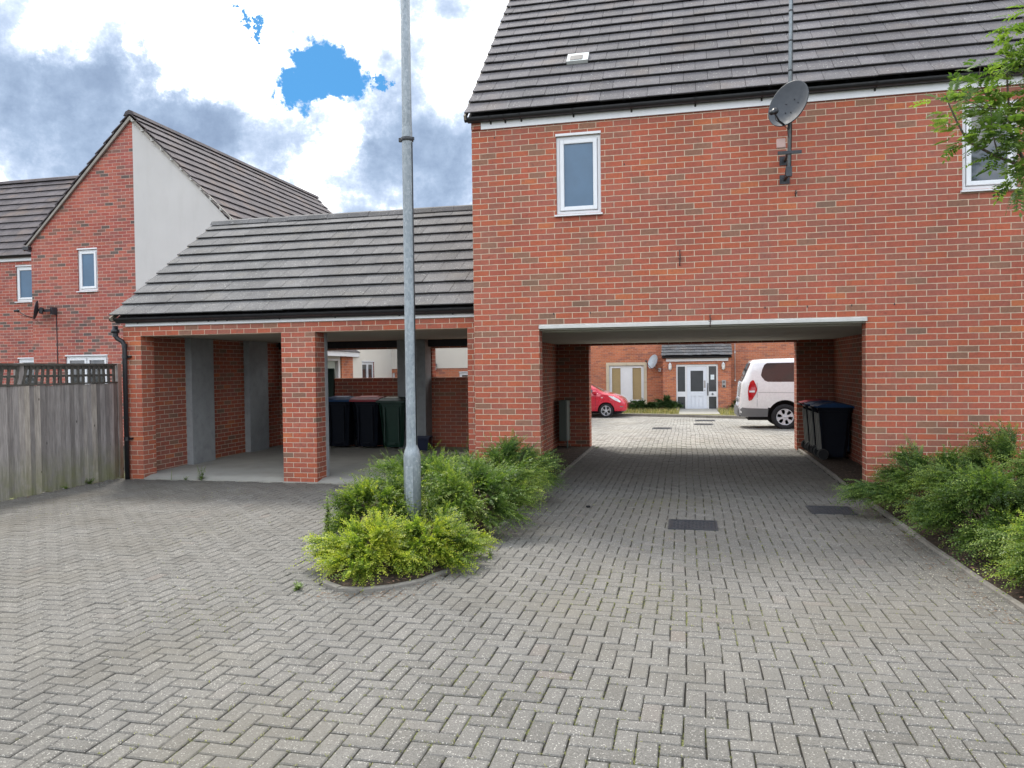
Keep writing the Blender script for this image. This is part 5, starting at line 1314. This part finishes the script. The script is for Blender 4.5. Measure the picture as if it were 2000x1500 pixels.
for sd in (-1, 1):
    mb = MB(); side_patch(mb, VSt, [(.245, .80), (.27, .775), (.34, .80), (.43, .95), (.475, 1.08), (.44, 1.22), (.39, 1.33), (.345, 1.335), (.29, 1.28), (.25, 1.15), (.235, 1.0)], .012, (sd,), .05); tl = mb.build('tail_light', M_TAIL, VN, (0, 0, 0))
    mb = MB(); side_patch(mb, VSt, [(.265, 1.005), (.27, 1.055), (.415, 1.055), (.41, 1.005)], .020, (sd,), .05); mb.build('reversing_lens', M_LENS, tl, (0, 0, 0))
mb = MB(); side_patch(mb, VSt, [(.012, .335), (.012, .60), (.20, .575), (.76, .56), (.75, .335)], .014); end_patch(mb, VSt, -.74, .74, .35, .60, .045)
mb.build('rear_bumper', M_CLAD, VN, (0, 0, 0))
mb = MB(); side_patch(mb, VSt, [(1.66, .33), (1.66, .42), (3.86, .42), (3.86, .33)], .010); mb.build('side_skirt', M_CLAD, VN, (0, 0, 0))
mb = MB()
for x in (2.085, 3.185): side_patch(mb, VSt, [(x - .004, .45), (x - .004, 1.26), (x + .004, 1.26), (x + .004, .45)], .0015)
side_patch(mb, VSt, [(.50, 1.0), (.50, 1.006), (2.05, .985), (2.05, .979)], .0015); side_patch(mb, VSt, [(.47, .62), (.47, 1.27), (.476, 1.27), (.476, .62)], .0015)
mb.build('panel_gap', M_UNDER, VN, (0, 0, 0))
mb = MB(); mb.box(.25, -.74, .24, 4.8, .74, .40); mb.build('underbody', M_UNDER, VN, (0, 0, 0))
mb = MB(); mb.box(-.012, -.26, .72, .004, .26, .83); mb.build('number_plate_recess', M_CLAD, VN, (0, 0, 0))
for x in (1.19, 4.33):
    wheel(VN, x, -.83, .335, .345, .222, 1, 6); wheel(VN, x, .83, .335, .345, .222, -1, 6)
mb = MB(); side_patch(mb, VSt, [(3.62, 1.2), (3.62, 1.34), (3.75, 1.34), (3.75, 1.2)], .14, (-1, 1)); mb.build('mirror', M_VAN, VN, (0, 0, 0))

# red hatchback: nose towards the right
RY = 19.45; NX = .60
RC = thing('parked_car', 'bright red hatchback car, its nose showing beside the left wall of the archway', 'car', (NX, RY, gz(18.7)))
RS = [(-3.78, .40, .80, .86, .60, .62, .52), (-3.70, .30, .92, 1.10, .74, .78, .62), (-3.4, .26, .96, 1.36, .80, .84, .62), (-2.9, .24, .95, 1.47, .82, .845, .62), (-2.2, .22, .94, 1.50, .82, .845, .63), (-1.80, .22, .93, 1.46, .82, .845, .62), (-1.37, .22, .92, 1.25, .82, .845, .655), (-.98, .22, .90, 1.02, .82, .84, .72), (-.80, .22, .87, .945, .82, .84, .74), (-.55, .22, .82, .90, .80, .825, .72), (-.30, .22, .73, .82, .76, .785, .66), (-.12, .22, .62, .70, .66, .69, .58), (-.03, .24, .52, .57, .55, .58, .48), (0.0, .30, .44, .47, .40, .44, .36)]
v_, f_, RSt = lofted_body(RS)
mb = MB(); mb.mesh(v_, f_, sm=True); body = mb.build('body', M_RED, RC, (0, 0, 0))
bm = bmesh.new(); bm.from_mesh(body.data); bmesh.ops.recalc_face_normals(bm, faces=bm.faces[:]); bm.to_mesh(body.data); bm.free()
cut_arches(body, [(-.75, .27, .315), (-3.2, .27, .315)], .84)
mb = MB(); side_patch(mb, RSt, [(-1.17, .945), (-1.34, 1.10), (-1.62, 1.27), (-1.95, 1.38), (-2.28, 1.40), (-2.28, .965)], .004); side_patch(mb, RSt, [(-2.34, .965), (-2.34, 1.40), (-2.9, 1.37), (-3.2, 1.2), (-3.15, .98)], .004)
mb.build('side_window', M_GLASS_CAR, RC, (0, 0, 0))
mb = MB()
def wind(x, y):   # windscreen surface
    for a, b in zip(RSt[:-1], RSt[1:]):
        if a[0] <= x <= b[0]: t = (x - a[0]) / (b[0] - a[0]); return (a[3] + (b[3] - a[3]) * t) + .020 - .045 * (abs(y) / .6) ** 2
    return 1
for i in range(8):
    for j in range(8):
        P_ = lambda i, j: (-1.80 + .92 * i / 8, (-.56 + 1.12 * j / 8), wind(-1.80 + .92 * i / 8, -.56 + 1.12 * j / 8))
        mb.poly([P_(i, j), P_(i + 1, j), P_(i + 1, j + 1), P_(i, j + 1)], sm=True)
mb.build('windscreen', M_GLASS_CAR, RC, (0, 0, 0))
for sd in (-1, 1):
    mb = MB(); side_patch(mb, RSt, [(-.67, .83), (-.50, .815), (-.30, .71), (-.20, .61), (-.235, .57), (-.42, .655), (-.60, .775)], .008, (sd,), .04); mb.build('headlight', M_LENS, RC, (0, 0, 0))
    mb = MB(); y = sd * .93; mb.bbox(-1.24, y - .09, .90, -1.10, y + .09, 1.02, .03); mb.box(-1.22, min(sd * .80, y), .92, -1.17, max(sd * .80, y), .95); mb.build('mirror', M_RED, RC, (0, 0, 0))
    mb = MB(); side_patch(mb, RSt, [(-.24, .40), (-.24, .44), (-.12, .43), (-.12, .40)], .004, (sd,)); mb.build('fog_light', M_CLAD, RC, (0, 0, 0))
mb = MB()
for x in (-1.15, -2.31): side_patch(mb, RSt, [(x - .004, .30), (x - .004, .92), (x + .004, .92), (x + .004, .30)], .0015)
side_patch(mb, RSt, [(-.86, .87), (-.86, .875), (-.40, .775), (-.40, .77)], .0015)
mb.build('panel_gap', M_UNDER, RC, (0, 0, 0))
mb = MB(); side_patch(mb, RSt, [(-.93, .745), (-.93, .765), (-.87, .765), (-.87, .745)], .006); mb.build('side_repeater', M_LENS, RC, (0, 0, 0))
mb = MB(); mb.box(-3.6, -.66, .15, -.2, .66, .30); mb.build('underbody', M_UNDER, RC, (0, 0, 0))
for x in (-.75, -3.2):
    wheel(RC, x, -.755, .268, .268, .185, 1, 5, .17, style='pair'); wheel(RC, x, .755, .268, .268, .185, -1, 5, .17, style='pair')

# ------------------------------------------------------------------ planting
def norm(a): return a / np.maximum(1e-9, np.linalg.norm(a, axis=-1, keepdims=True))
def sprays(o, d, L, nl, ll, droop=.25, tone0=None, rg=RNG, flat=.6, wid=.60):
    """small paired leaves along arching twigs -> (quads, tone)"""
    n = len(o); t = (np.arange(nl) + .6) / nl
    P = o[:, None] + d[:, None] * (L[:, None] * t)[..., None]; P[..., 2] -= droop * (L[:, None] * t ** 2)
    T = d[:, None] + np.zeros((1, nl, 3)); T = T + 0; T[..., 2] -= 2 * droop * t; T = norm(T)
    upv = np.array([0, 0, 1.0]) + rg.normal(0, flat, (n, 1, 3)); sd = norm(np.cross(T, upv + np.zeros_like(T)))
    sg = np.where(np.arange(nl) % 2 == 0, 1.0, -1.0)[None, :, None]
    ld = norm(T * .75 + sd * sg * .8 + rg.normal(0, .18, (n, nl, 3)))
    nr = norm(np.cross(T, sd) + rg.normal(0, .35, (n, nl, 3))); wv = norm(np.cross(nr, ld))
    l = (ll * (1.1 - .45 * t))[None, :, None] * rg.uniform(.7, 1.25, (n, nl, 1)); w_ = l * wid
    V = np.stack([P, P + ld * l * .5 + wv * w_ * .5, P + ld * l, P + ld * l * .5 - wv * w_ * .5], 2).reshape(-1, 4, 3)
    tone = (tone0 if tone0 is not None else rg.uniform(.2, .6, n))[:, None] + .55 * (t - .5)[None] + rg.normal(0, .07, (n, nl))
    return V, np.clip(tone, 0, 1).reshape(-1)
def shrub(label, c, r, m, n=1500, nl=20, ll=.022, group=None, seed=1, tone=.42, bias=(0, 0, 0), Lr=(.12, .30), name='shrub', cat='shrub', droop=.25, floor=0.0):
    rg = np.random.default_rng(seed); t = thing(name, label, cat, (c[0], c[1], floor), 0, group)
    r = np.array(r, float); cz = c[2] - floor
    u = norm(rg.normal(0, 1, (n, 3))); u[:, 2] = np.abs(u[:, 2]) * 1.08 - .30
    ck = norm(rg.normal(0, 1, (34, 3))); ck[:, 2] = np.abs(ck[:, 2]) * 1.05 - .25; ck = norm(ck)
    near = np.argmax(u @ ck.T, 1); hgt = rg.uniform(.80, 1.14, 34)[near]
    u = norm(u * .50 + ck[near] * .62)
    # uneven outline: lobes
    lob = 1 + .16 * np.sin(u[:, 0] * 5 + seed) + .13 * np.sin(u[:, 1] * 6 + seed * 2) + .10 * np.sin(u[:, 2] * 7 + seed)
    rad = rg.uniform(.30, .90, n) ** .7 * lob * hgt
    o = u * r * rad[:, None] * .86 + np.array([0, 0, cz]); o[:, 2] = np.maximum(o[:, 2], .03)
    d = norm(u * np.array([1.0, 1.0, .45]) + rg.normal(0, .38, (n, 3)) + np.array([0, 0, .28]) + np.array(bias))
    L = rg.uniform(Lr[0], Lr[1], n) * np.where(rg.random(n) < .06, 1.5, 1.0)
    hi = (o[:, 2] - o[:, 2].min()) / max(.01, np.ptp(o[:, 2]))
    t0 = np.clip(tone + rg.normal(0, .13, n) + .12 * np.sin(u[:, 0] * 4 + u[:, 1] * 3 + seed), .02, .98)
    V, tn = sprays(o, d, L, nl, ll, droop, t0, rg)
    V[..., 2] = np.maximum(V[..., 2], .012)
    link('foliage', quads_mesh('foliage', V, m, tn), t, (0, 0, 0))
    mb = MB()
    for k in range(46):
        i = rg.integers(n); e = o[i] + d[i] * L[i] * .5; b = np.array([rg.normal(0, r[0] * .14), rg.normal(0, r[1] * .14), 0])
        mid = (b + e) / 2 + np.array([0, 0, .10 * r[2]])
        mb.tube([b, mid, e], [.007, .005, .0025], 4, caps=False)
    mb.build('stem', M_TWIG, t, (0, 0, 0))
    return t
GI = 'shrubs in the planting island'; GR = 'shrubs in the planting bed on the right'
shrub('yellow-green shrub at the rounded near end of the planting island', (.26, -4.18, .14), (.50, .46, .27), L_YEL, 2300, 17, .024, GI, 1, .46, Lr=(.10, .24))
shrub('yellow-tinged shrub in front of the lamp post foot on its right', (.68, -3.80, .13), (.40, .54, .25), L_YEL, 2000, 17, .024, GI, 2, .34, bias=(.3, 0, 0), Lr=(.10, .24))
shrub('light green shrub left of the lamp post', (-.22, -2.85, .22), (.46, .64, .40), L_YEL, 2400, 17, .024, GI, 3, .24, Lr=(.10, .25))
shrub('wide fresh green shrub right of the lamp post, arching over the kerb', (.66, -2.30, .26), (.64, .86, .52), L_MID, 3900, 18, .024, GI, 4, .50, bias=(.35, 0, 0))
shrub('fresh green shrub behind the lamp post by the shelter', (-.35, -1.35, .26), (.66, .74, .46), L_MID, 2400, 17, .023, GI, 5, .40)
shrub('darker green shrub against the left pier of the archway', (.68, -.85, .32), (.68, .80, .54), L_DRK, 3700, 18, .024, GI, 6, .62, bias=(.35, 0, 0))
shrub('dark green shrub at the right pier of the archway', (5.36, -1.05, .30), (.74, .86, .46), L_DRK, 4200, 18, .024, GR, 7, .58, bias=(-.4, 0, -.1))
shrub('tall green shrub against the brick wall right of the archway', (6.25, -.75, .36), (.80, .66, .58), L_DRK, 3400, 17, .024, GR, 8, .66, bias=(-.2, 0, 0))
shrub('bright green arching shrub in the middle of the right bed', (5.44, -2.50, .28), (.72, .98, .52), L_MID, 4400, 18, .024, GR, 9, .40, bias=(-.4, 0, -.1))
shrub('green shrub at the right edge of the photo behind the kerb', (6.30, -2.2, .36), (.72, .95, .64), L_DRK, 3200, 16, .025, GR, 15, .72, bias=(-.2, 0, 0))
shrub('small bright shrub nearest the viewer at the right edge', (5.52, -3.95, .20), (.52, .66, .40), L_MID, 2700, 18, .024, GR, 11, .52, bias=(-.4, 0, -.1))
shrub('low dark spreading hedge left of the white porch door', (.95, 23.2, -.10), (.95, .45, .36), L_HEDGE, 2600, 10, .045, None, 12, .42, name='hedge', cat='hedge', floor=-.36, Lr=(.10, .22))
shrub('second half of the dark hedge, close under the porch side window', (1.95, 23.35, -.08), (.70, .42, .42), L_HEDGE, 2200, 10, .045, None, 14, .50, name='hedge', cat='hedge', floor=-.36, Lr=(.10, .22))
shrub('low green shrub between the porch and the parked van', (5.1, 24.2, -.15), (.45, .4, .34), L_HEDGE, 900, 10, .045, None, 13, .7, floor=-.36, Lr=(.10, .25))

def blades(n, xr, yr, zf, hr, rg, wid=.010, keep=None):
    x = rg.uniform(*xr, n); y = rg.uniform(*yr, n)
    if keep is not None:
        k = np.array([keep(a, b) for a, b in zip(x, y)]); x, y = x[k], y[k]; n = len(x)
    z = np.array([zf(a, b) for a, b in zip(x, y)]); h = rg.uniform(*hr, n); a = rg.uniform(0, 6.28, n); ln = rg.uniform(.1, .6, n)
    b = np.stack([x, y, z], 1); d = np.stack([np.cos(a), np.sin(a), np.zeros(n)], 1); s = np.stack([-np.sin(a), np.cos(a), np.zeros(n)], 1) * wid
    tip = b + d * (h * ln)[:, None] + np.array([0, 0, 1.0]) * h[:, None]; mid = b + d * (h * ln * .35)[:, None] + np.array([0, 0, .6]) * h[:, None]
    return np.stack([b - s, mid - s * .7, tip, mid + s * .7], 1), rg.random(n)
def verge_z(x, y): return -.30 + (.04 if y > 22 else .0)
def kz(x):
    for (a, b) in zip(FK[:-1], FK[1:]):
        if a[0] <= x <= b[0]: return a[1] + (b[1] - a[1]) * (x - a[0]) / (b[0] - a[0])
    return 16
V, tn = blades(16000, (-2, 9), (16.6, 24.9), lambda x, y: (gz(kz(x)) + .08) + (-.32 - gz(kz(x)) - .08) * min(1, max(0, (y - kz(x)) / (25.2 - kz(x)))), (.06, .22), RNG, .012, keep=lambda x, y: y > kz(x) + .2 and not (2.5 < x < 4.05) and not (1.75 < x < 4.7 and y > 24))
tag(link('dry_grass', quads_mesh('dry_grass', V, L_GRASS, tn)), kind='stuff')

def weed(label, x, y, h, lv, spread=.05, seed=1, z=0.0, ll=.03, m=L_WEED, stems=1, group=None):
    rg = np.random.default_rng(seed); t = thing('weed', label, 'weed', (x, y, z), 0, group)
    mb = MB(); VV = []; TT = []
    for s in range(stems):
        a = rg.uniform(0, 6.28); tip = np.array([math.cos(a) * spread * (s > 0 or .4), math.sin(a) * spread * (s > 0 or .4), h * rg.uniform(.75, 1)])
        pts = [np.array([0, 0, 0.0]), tip * np.array([.35, .35, .5]), tip]
        mb.tube(pts, [.004, .003, .0015], 5, caps=False)
        n = lv; q = np.linspace(.08, 1, n); P = np.outer(1 - q, pts[0]) + np.outer(q, tip); an = rg.uniform(0, 6.28, n) + np.arange(n) * 2.4
        d = norm(np.stack([np.cos(an), np.sin(an), rg.uniform(-.1, .7, n)], 1)); s_ = norm(np.cross(d, [0, 0, 1.0])); l = (ll * (1.25 - q) * rg.uniform(.7, 1.2, n))[:, None]
        VV.append(np.stack([P, P + d * l * .5 + s_ * l * .2, P + d * l, P + d * l * .5 - s_ * l * .2], 1)); TT.append(rg.random(n))
    mb.build('stem', L_WEED, t, (0, 0, 0))
    link('leaves', quads_mesh('leaves', np.concatenate(VV), m, np.concatenate(TT)), t, (0, 0, 0))
weed('tall thin feathery weed at the left side of the planting island', -.60, -3.20, .50, 320, .02, 1, ll=.065, stems=2)
weed('leafy weed growing at the front edge of the shelter floor', -4.50, .34, .27, 26, .07, 2, stems=3, ll=.07)
weed('thin dry weed left of the leafy weed at the shelter floor edge', -5.02, .33, .22, 14, .03, 3, ll=.03, m=L_GRASS)
weed('tiny weed between the other two at the shelter floor edge', -4.76, .32, .08, 12, .05, 4, stems=3, ll=.035)
weed('small upright weed in the paving right of the planting island', 1.12, -3.55, .12, 22, .03, 5, stems=3, ll=.03)
weed('low green weed at the near left tip of the planting island kerb', -.10, -4.72, .06, 20, .08, 6, stems=5, ll=.045)
weed('dark weed at the foot of the board fence', -6.0, -.25, .10, 22, .10, 7, stems=5, ll=.05)
weed('small weed at the fence foot, left of the larger dark one', -5.98, -.72, .06, 14, .08, 8, stems=4, ll=.04)
weed('sprig on the kerb tip at the left foot of the archway back pier', 1.0, 5.6, .08, 14, .07, 9, stems=3, ll=.04)
mb = MB(); mb.bbox(-.025, -.02, -.01, .025, .02, .012, .008, mat=Matrix.Rotation(.4, 4, 'Z')); 
st = mb.build('stone', M_UNDER, None, (1.66, -.98, .012)); tag(st, 'small black stone lying alone on the drive before the archway', 'stone')

# moss and seedlings in the paving joints, fallen chips and petals: far too many to count
def joint_moss(n, xr, yr, rg, cx=None):
    i = rg.integers(int(xr[0] / .1), int(xr[1] / .1), n); j = rg.integers(int(yr[0] / .1), int(yr[1] / .1), n)
    hor = rg.random(n) < .5; x = i * .1 + np.where(hor, rg.uniform(0, .1, n), 0); y = j * .1 + np.where(hor, 0, rg.uniform(0, .1, n))
    # keep only points on a true joint of the herringbone
    ii = np.floor(x / .1 + 1e-6).astype(int); jj = np.floor(y / .1 + 1e-6).astype(int)
    k = (ii - jj) % 4
    # a vertical joint is closed between cells k=0 and k=1; a horizontal joint between k=3 (below) and k=2
    left = (i - 1 + jj) % 4; below = (ii + (j - 1)) % 4
    ok = np.where(hor, below != 2, left != 0)
    x, y = x[ok], y[ok]
    return x, y
def patchiness(x, y): return .5 + .5 * np.sin(x * 2.1 + .7 * np.sin(y * 1.3)) * np.sin(y * 1.7 + 1.1 * np.sin(x * .9 + 2))
rg = np.random.default_rng(77)
x, y = joint_moss(60000, (-5.5, 5), (-8, -.2), rg)
den = patchiness(x, y) ** 3 * np.where(x > -1, .9, .28)
den += .9 * np.exp(-((x - (2.4 + .10 * (y + 4))) / .55) ** 2) * (np.sin(y * 3 + x) > -.3)
k = rg.random(len(x)) < den * .42
x, y = x[k], y[k]
ok = np.array([keep_front(a, b) for a, b in zip(x, y)]); x, y = x[ok], y[ok]
x0_, y0_ = x.copy(), y.copy(); x += .010 * np.sin(y0_ * 1.3 + .6 * x0_) + .003 * np.sin(y0_ * 4.3 + 1.0); y += .008 * np.sin(x0_ * 1.2 + 1.3) + .003 * np.sin(x0_ * 4.1 + y0_)
m_ = 5; n = len(x)
P = np.repeat(np.stack([x, y, np.full(n, -.004)], 1), m_, 0) + np.concatenate([rg.normal(0, .006, (n * m_, 2)), np.zeros((n * m_, 1))], 1)
a = rg.uniform(0, 6.28, n * m_); d = np.stack([np.cos(a), np.sin(a), rg.uniform(.3, 1.4, n * m_)], 1); s = np.stack([-np.sin(a), np.cos(a), np.zeros(n * m_)], 1) * .0022; h = rg.uniform(.004, .011, n * m_)[:, None]
V = np.stack([P - s, P + d * h * .6 - s * .7, P + d * h, P + d * h * .6 + s], 1)
tag(link('joint_moss', quads_mesh('joint_moss', V, leaf_material('moss', [(0, (.10, .12, .02)), (.5, (.22, .23, .05)), (1, (.38, .36, .12))], .2), rg.random(len(V)))), kind='stuff')

def litter(name, pts, size, m, rg, zf=None):
    n = len(pts); a = rg.uniform(0, 6.28, n); l = rg.uniform(*size, n)
    u = np.stack([np.cos(a), np.sin(a), rg.normal(0, .12, n)], 1) * l[:, None]; v = np.stack([-np.sin(a), np.cos(a), rg.normal(0, .12, n)], 1) * (l * rg.uniform(.25, .6, n))[:, None]
    P = np.concatenate([pts, np.full((n, 1), .006)], 1)
    if zf is not None: P[:, 2] = zf
    tag(link(name, quads_mesh(name, np.stack([P - u, P - v * .9, P + u * .9, P + v], 1), m, rg.random(n))), kind='stuff')
def along(poly, n, s, rg, side=1):
    out = []
    for _ in range(n):
        i = rg.integers(len(poly) - 1); t = rg.random(); a, b = poly[i], poly[i + 1]
        out.append((a[0] + (b[0] - a[0]) * t + rg.normal(0, s), a[1] + (b[1] - a[1]) * t + rg.normal(0, s)))
    return np.array(out)
kf = lambda p: np.array([q for q in p if keep_front(q[0], q[1])])
p1 = kf(np.concatenate([along([(4.75, -1.0), (4.72, -2.3), (4.75, -3.4), (4.85, -4.4)], 900, .16, rg), along([(1.05, -.2), (1.05, -3.9), (.9, -4.6)], 160, .14, rg)]))
litter('fallen_petals', p1, (.003, .010), M_CHIP, rg)
p2 = kf(np.stack([rg.uniform(-6, 4.8, 2300), rg.uniform(-8.2, .2, 2300)], 1)); litter('paving_chips', p2, (.0015, .0045), M_CHIP, rg)
p3 = np.concatenate([kf(along([(.95, -.3), (1.0, -3.9), (.7, -4.75), (.1, -4.85)], 420, .07, rg)), kf(along([(4.86, -.5), (4.86, -4.6)], 420, .06, rg)), kf(along([(-5.95, .3), (-5.95, -2.5)], 260, .06, rg)), kf(along([(-5.6, .30), (-2.6, .30), (-1.6, .30)], 260, .04, rg))])
litter('dead_leaves', p3, (.005, .016), simple('dead_leaf', (.17, .10, .055), .9, var=.4, vscale=40), rg)
p4 = np.stack([np.concatenate([rg.uniform(.2, .85, 300), rg.uniform(5.0, 5.55, 300)]), rg.uniform(.3, 5.6, 600)], 1)
litter('archway_leaf_litter', p4, (.010, .028), simple('brown_litter', (.20, .13, .09), .9, var=.4, vscale=40), rg, .05)
p5 = np.array([q for q in np.concatenate([np.stack([rg.uniform(-.3, .95, 500), rg.uniform(-4.7, -3.4, 500)], 1), np.stack([rg.uniform(5.0, 5.6, 500), rg.uniform(-5.2, -.4, 500)], 1)]) if inside(q[0], q[1], ISLAND) or inside(q[0], q[1], BED)])
litter('bed_leaf_litter', p5, (.008, .022), simple('red_brown_litter', (.24, .13, .09), .9, var=.4, vscale=40), rg, .05)

# rowan tree whose branches reach into the upper right corner
TR = thing('rowan_tree', 'young rowan tree with feathery leaves reaching in at the upper right corner', 'tree', (6.45, -3.35, 0))
mb = MB(); ty = -3.4
mb.tube([(6.45, -3.35, -.1), (6.44, -3.36, .9), (6.40, -3.34, 1.9), (6.42, -3.38, 2.9), (6.36, -3.35, 3.9), (6.40, -3.4, 5.2)], [.055, .048, .042, .036, .026, .010], 10)
mb.build('trunk', M_BARK, TR)
def P3(l, dy=0.0, sl=0.0): return [Vector((x, ty + dy + sl * (5.5 - x), z)) for x, z in l]
BR = [([(6.42, 2.45), (5.9, 2.85), (5.4, 3.08), (5.31, 3.21), (5.17, 3.29), (4.99, 3.42), (4.92, 3.58), (4.87, 3.71), (4.84, 3.80)], .0, .15, .018),
      ([(6.41, 2.75), (5.8, 3.05), (5.40, 3.28), (5.32, 3.50), (5.30, 3.82), (5.29, 4.03), (5.29, 4.21)], .15, .0, .016),
      ([(5.32, 3.50), (5.22, 3.72), (5.16, 3.83), (5.12, 3.92), (5.13, 4.05)], .15, .2, .009),
      ([(5.31, 3.21), (5.34, 3.12), (5.31, 3.03)], .02, .0, .006),
      ([(6.38, 3.3), (5.8, 3.6), (5.41, 3.91), (5.34, 4.13), (5.31, 4.27)], -.1, .0, .013),
      ([(5.22, 3.72), (5.12, 3.78), (5.05, 3.86), (4.99, 3.93)], .15, .3, .006),
      ([(5.17, 3.29), (5.13, 3.45), (5.12, 3.62), (5.07, 3.73)], .05, -.2, .006),
      ([(5.4, 3.08), (5.25, 3.38), (5.22, 3.52), (5.18, 3.60)], -.1, .1, .006),
      ([(5.9, 2.85), (5.6, 3.4), (5.48, 3.75), (5.44, 3.98)], .25, .1, .010),
      ([(6.38, 3.6), (5.9, 3.95), (5.6, 4.2), (5.5, 4.5)], .2, .0, .012)]
BR += [([(6.40, 3.1), (5.8, 3.35), (5.45, 3.55), (5.30, 3.66), (5.12, 3.70), (5.00, 3.78)], .12, .1, .011),
       ([(6.40, 3.0), (5.8, 3.2), (5.50, 3.38), (5.34, 3.36), (5.20, 3.42), (5.08, 3.40)], -.05, .0, .009),
       ([(6.38, 3.8), (5.8, 3.9), (5.48, 4.02), (5.34, 4.00), (5.20, 4.08)], .05, .1, .010),
       ([(6.40, 2.9), (5.9, 3.1), (5.5, 3.15), (5.38, 3.02)], .2, .0, .008)]
rr_ = random.Random(6)
for k in range(12):   # the rest of the crown, out of the photograph
    a = rr_.uniform(-1.9, 1.9); z0 = rr_.uniform(2.3, 4.6); L = rr_.uniform(.6, 1.15)
    BR.append(([(6.42, z0), (6.42 + .5 * L * math.cos(a), z0 + .25 * L), (6.42 + L * math.cos(a), z0 + .6 * L)], .6 * math.sin(a) if False else 0.0, -.9 * math.sin(a), .014))
lo, ld_ = [], []
for bi, (l, dy, sl, r0) in enumerate(BR):
    pts = P3(l, dy, sl)
    if bi < 2 or bi in (4, 9) or bi > 9: pts[0].y = -3.36
    mb = MB(); mb.tube(pts, [r0 * (1 - .78 * i / (len(pts) - 1)) for i in range(len(pts))], 7, caps=False); mb.build('branch', M_BARK, TR)
    for a, b in zip(pts[:-1], pts[1:]):
        seg = (b - a).length
        if a.x > 5.75 and bi < 14: continue
        for q in range(max(1, int(seg / .013))):
            p = a.lerp(b, rr_.random()); dirv = Vector((rr_.gauss(0, 1), rr_.gauss(0, 1), rr_.gauss(.05, .45))).normalized()
            lo.append(p); ld_.append((dirv + (b - a).normalized() * .35).normalized())
lo = np.array([tuple(v) for v in lo]); ld_ = np.array([tuple(v) for v in ld_]); n = len(lo); rg = np.random.default_rng(5)
lo = lo + ld_ * rg.uniform(0, .11, (n, 1))
def pinnate(o, d, L, rg, pairs=6):
    n = len(o); out = []; tn = []; base = rg.uniform(.15, .85, n)
    upv = norm(np.array([0, 0, 1.0]) + rg.normal(0, .35, (n, 3))); s = norm(np.cross(d, upv)); nrm = np.cross(s, d)
    for k in range(pairs * 2 + 1):
        t = .28 + .68 * (k // 2) / (pairs - .4) if k < pairs * 2 else 1.0
        P = o + d * (L * min(t, 1.0))[:, None]; P[:, 2] -= .30 * L * t * t
        dd = d.copy(); dd[:, 2] -= .6 * t; dd = norm(dd)
        sg = 1 if k % 2 else -1
        q = norm(dd * .45 + s * sg * 1.0 - nrm * .12 + rg.normal(0, .08, (n, 3))) if k < pairs * 2 else dd
        ll = (L * .34 * (1 - .25 * abs(t - .6)) * rg.uniform(.85, 1.12, n))[:, None]; wv = norm(np.cross(q, nrm)) * ll * .40
        out.append(np.stack([P, P + q * ll * .42 + wv * .5 - nrm * ll * .03, P + q * ll, P + q * ll * .42 - wv * .5 - nrm * ll * .03], 1)); tn.append(np.clip(base + rg.normal(0, .08, n), 0, 1))
    return np.concatenate(out), np.concatenate(tn)
V, tn = pinnate(lo, ld_, rg.uniform(.11, .18, n), rg)
o = TR.location
link('crown', quads_mesh('crown', V - np.array(tuple(o)), L_TREE, tn), TR, (0, 0, 0))

# every separate pier, pane, clip and rail becomes a part of its own
def split_islands(o):
    me = o.data; n = len(me.vertices); par = list(range(n))
    def find(a):
        while par[a] != a: par[a] = par[par[a]]; a = par[a]
        return a
    for e in me.edges:
        a, b = find(e.vertices[0]), find(e.vertices[1])
        if a != b: par[a] = b
    groups = {}
    for p in me.polygons: groups.setdefault(find(p.vertices[0]), []).append(p)
    if len(groups) < 2: return
    first = True
    for g_ in groups.values():
        ids = sorted({v for p in g_ for v in p.vertices}); ix = {v: i for i, v in enumerate(ids)}
        nm = bpy.data.meshes.new(o.name.split('.')[0]); nm.from_pydata([me.vertices[v].co[:] for v in ids], [], [tuple(ix[v] for v in p.vertices) for p in g_])
        for m_ in me.materials: nm.materials.append(m_)
        nm.polygons.foreach_set('material_index', [p.material_index for p in g_]); nm.polygons.foreach_set('use_smooth', [p.use_smooth for p in g_]); nm.update()
        if first: new = nm; first = False
        else:
            c = o.copy(); c.data = nm; COL.objects.link(c)
    o.data = new
SPLIT = {'block_pier', 'pane', 'cable_tie', 'side_window', 'coping', 'weep_vent', 'conduit_box', 'pipe_clip', 'rail', 'sidelit_back_strip', 'render_wall_piece', 'side_skirt', 'bolt', 'mirror_pair', 'verge_clip'}
for o in list(bpy.data.objects):
    if o.type == 'MESH' and (o.name.split('.')[0] in SPLIT or (o.name.startswith('gutter') and o.parent == H)): split_islands(o)
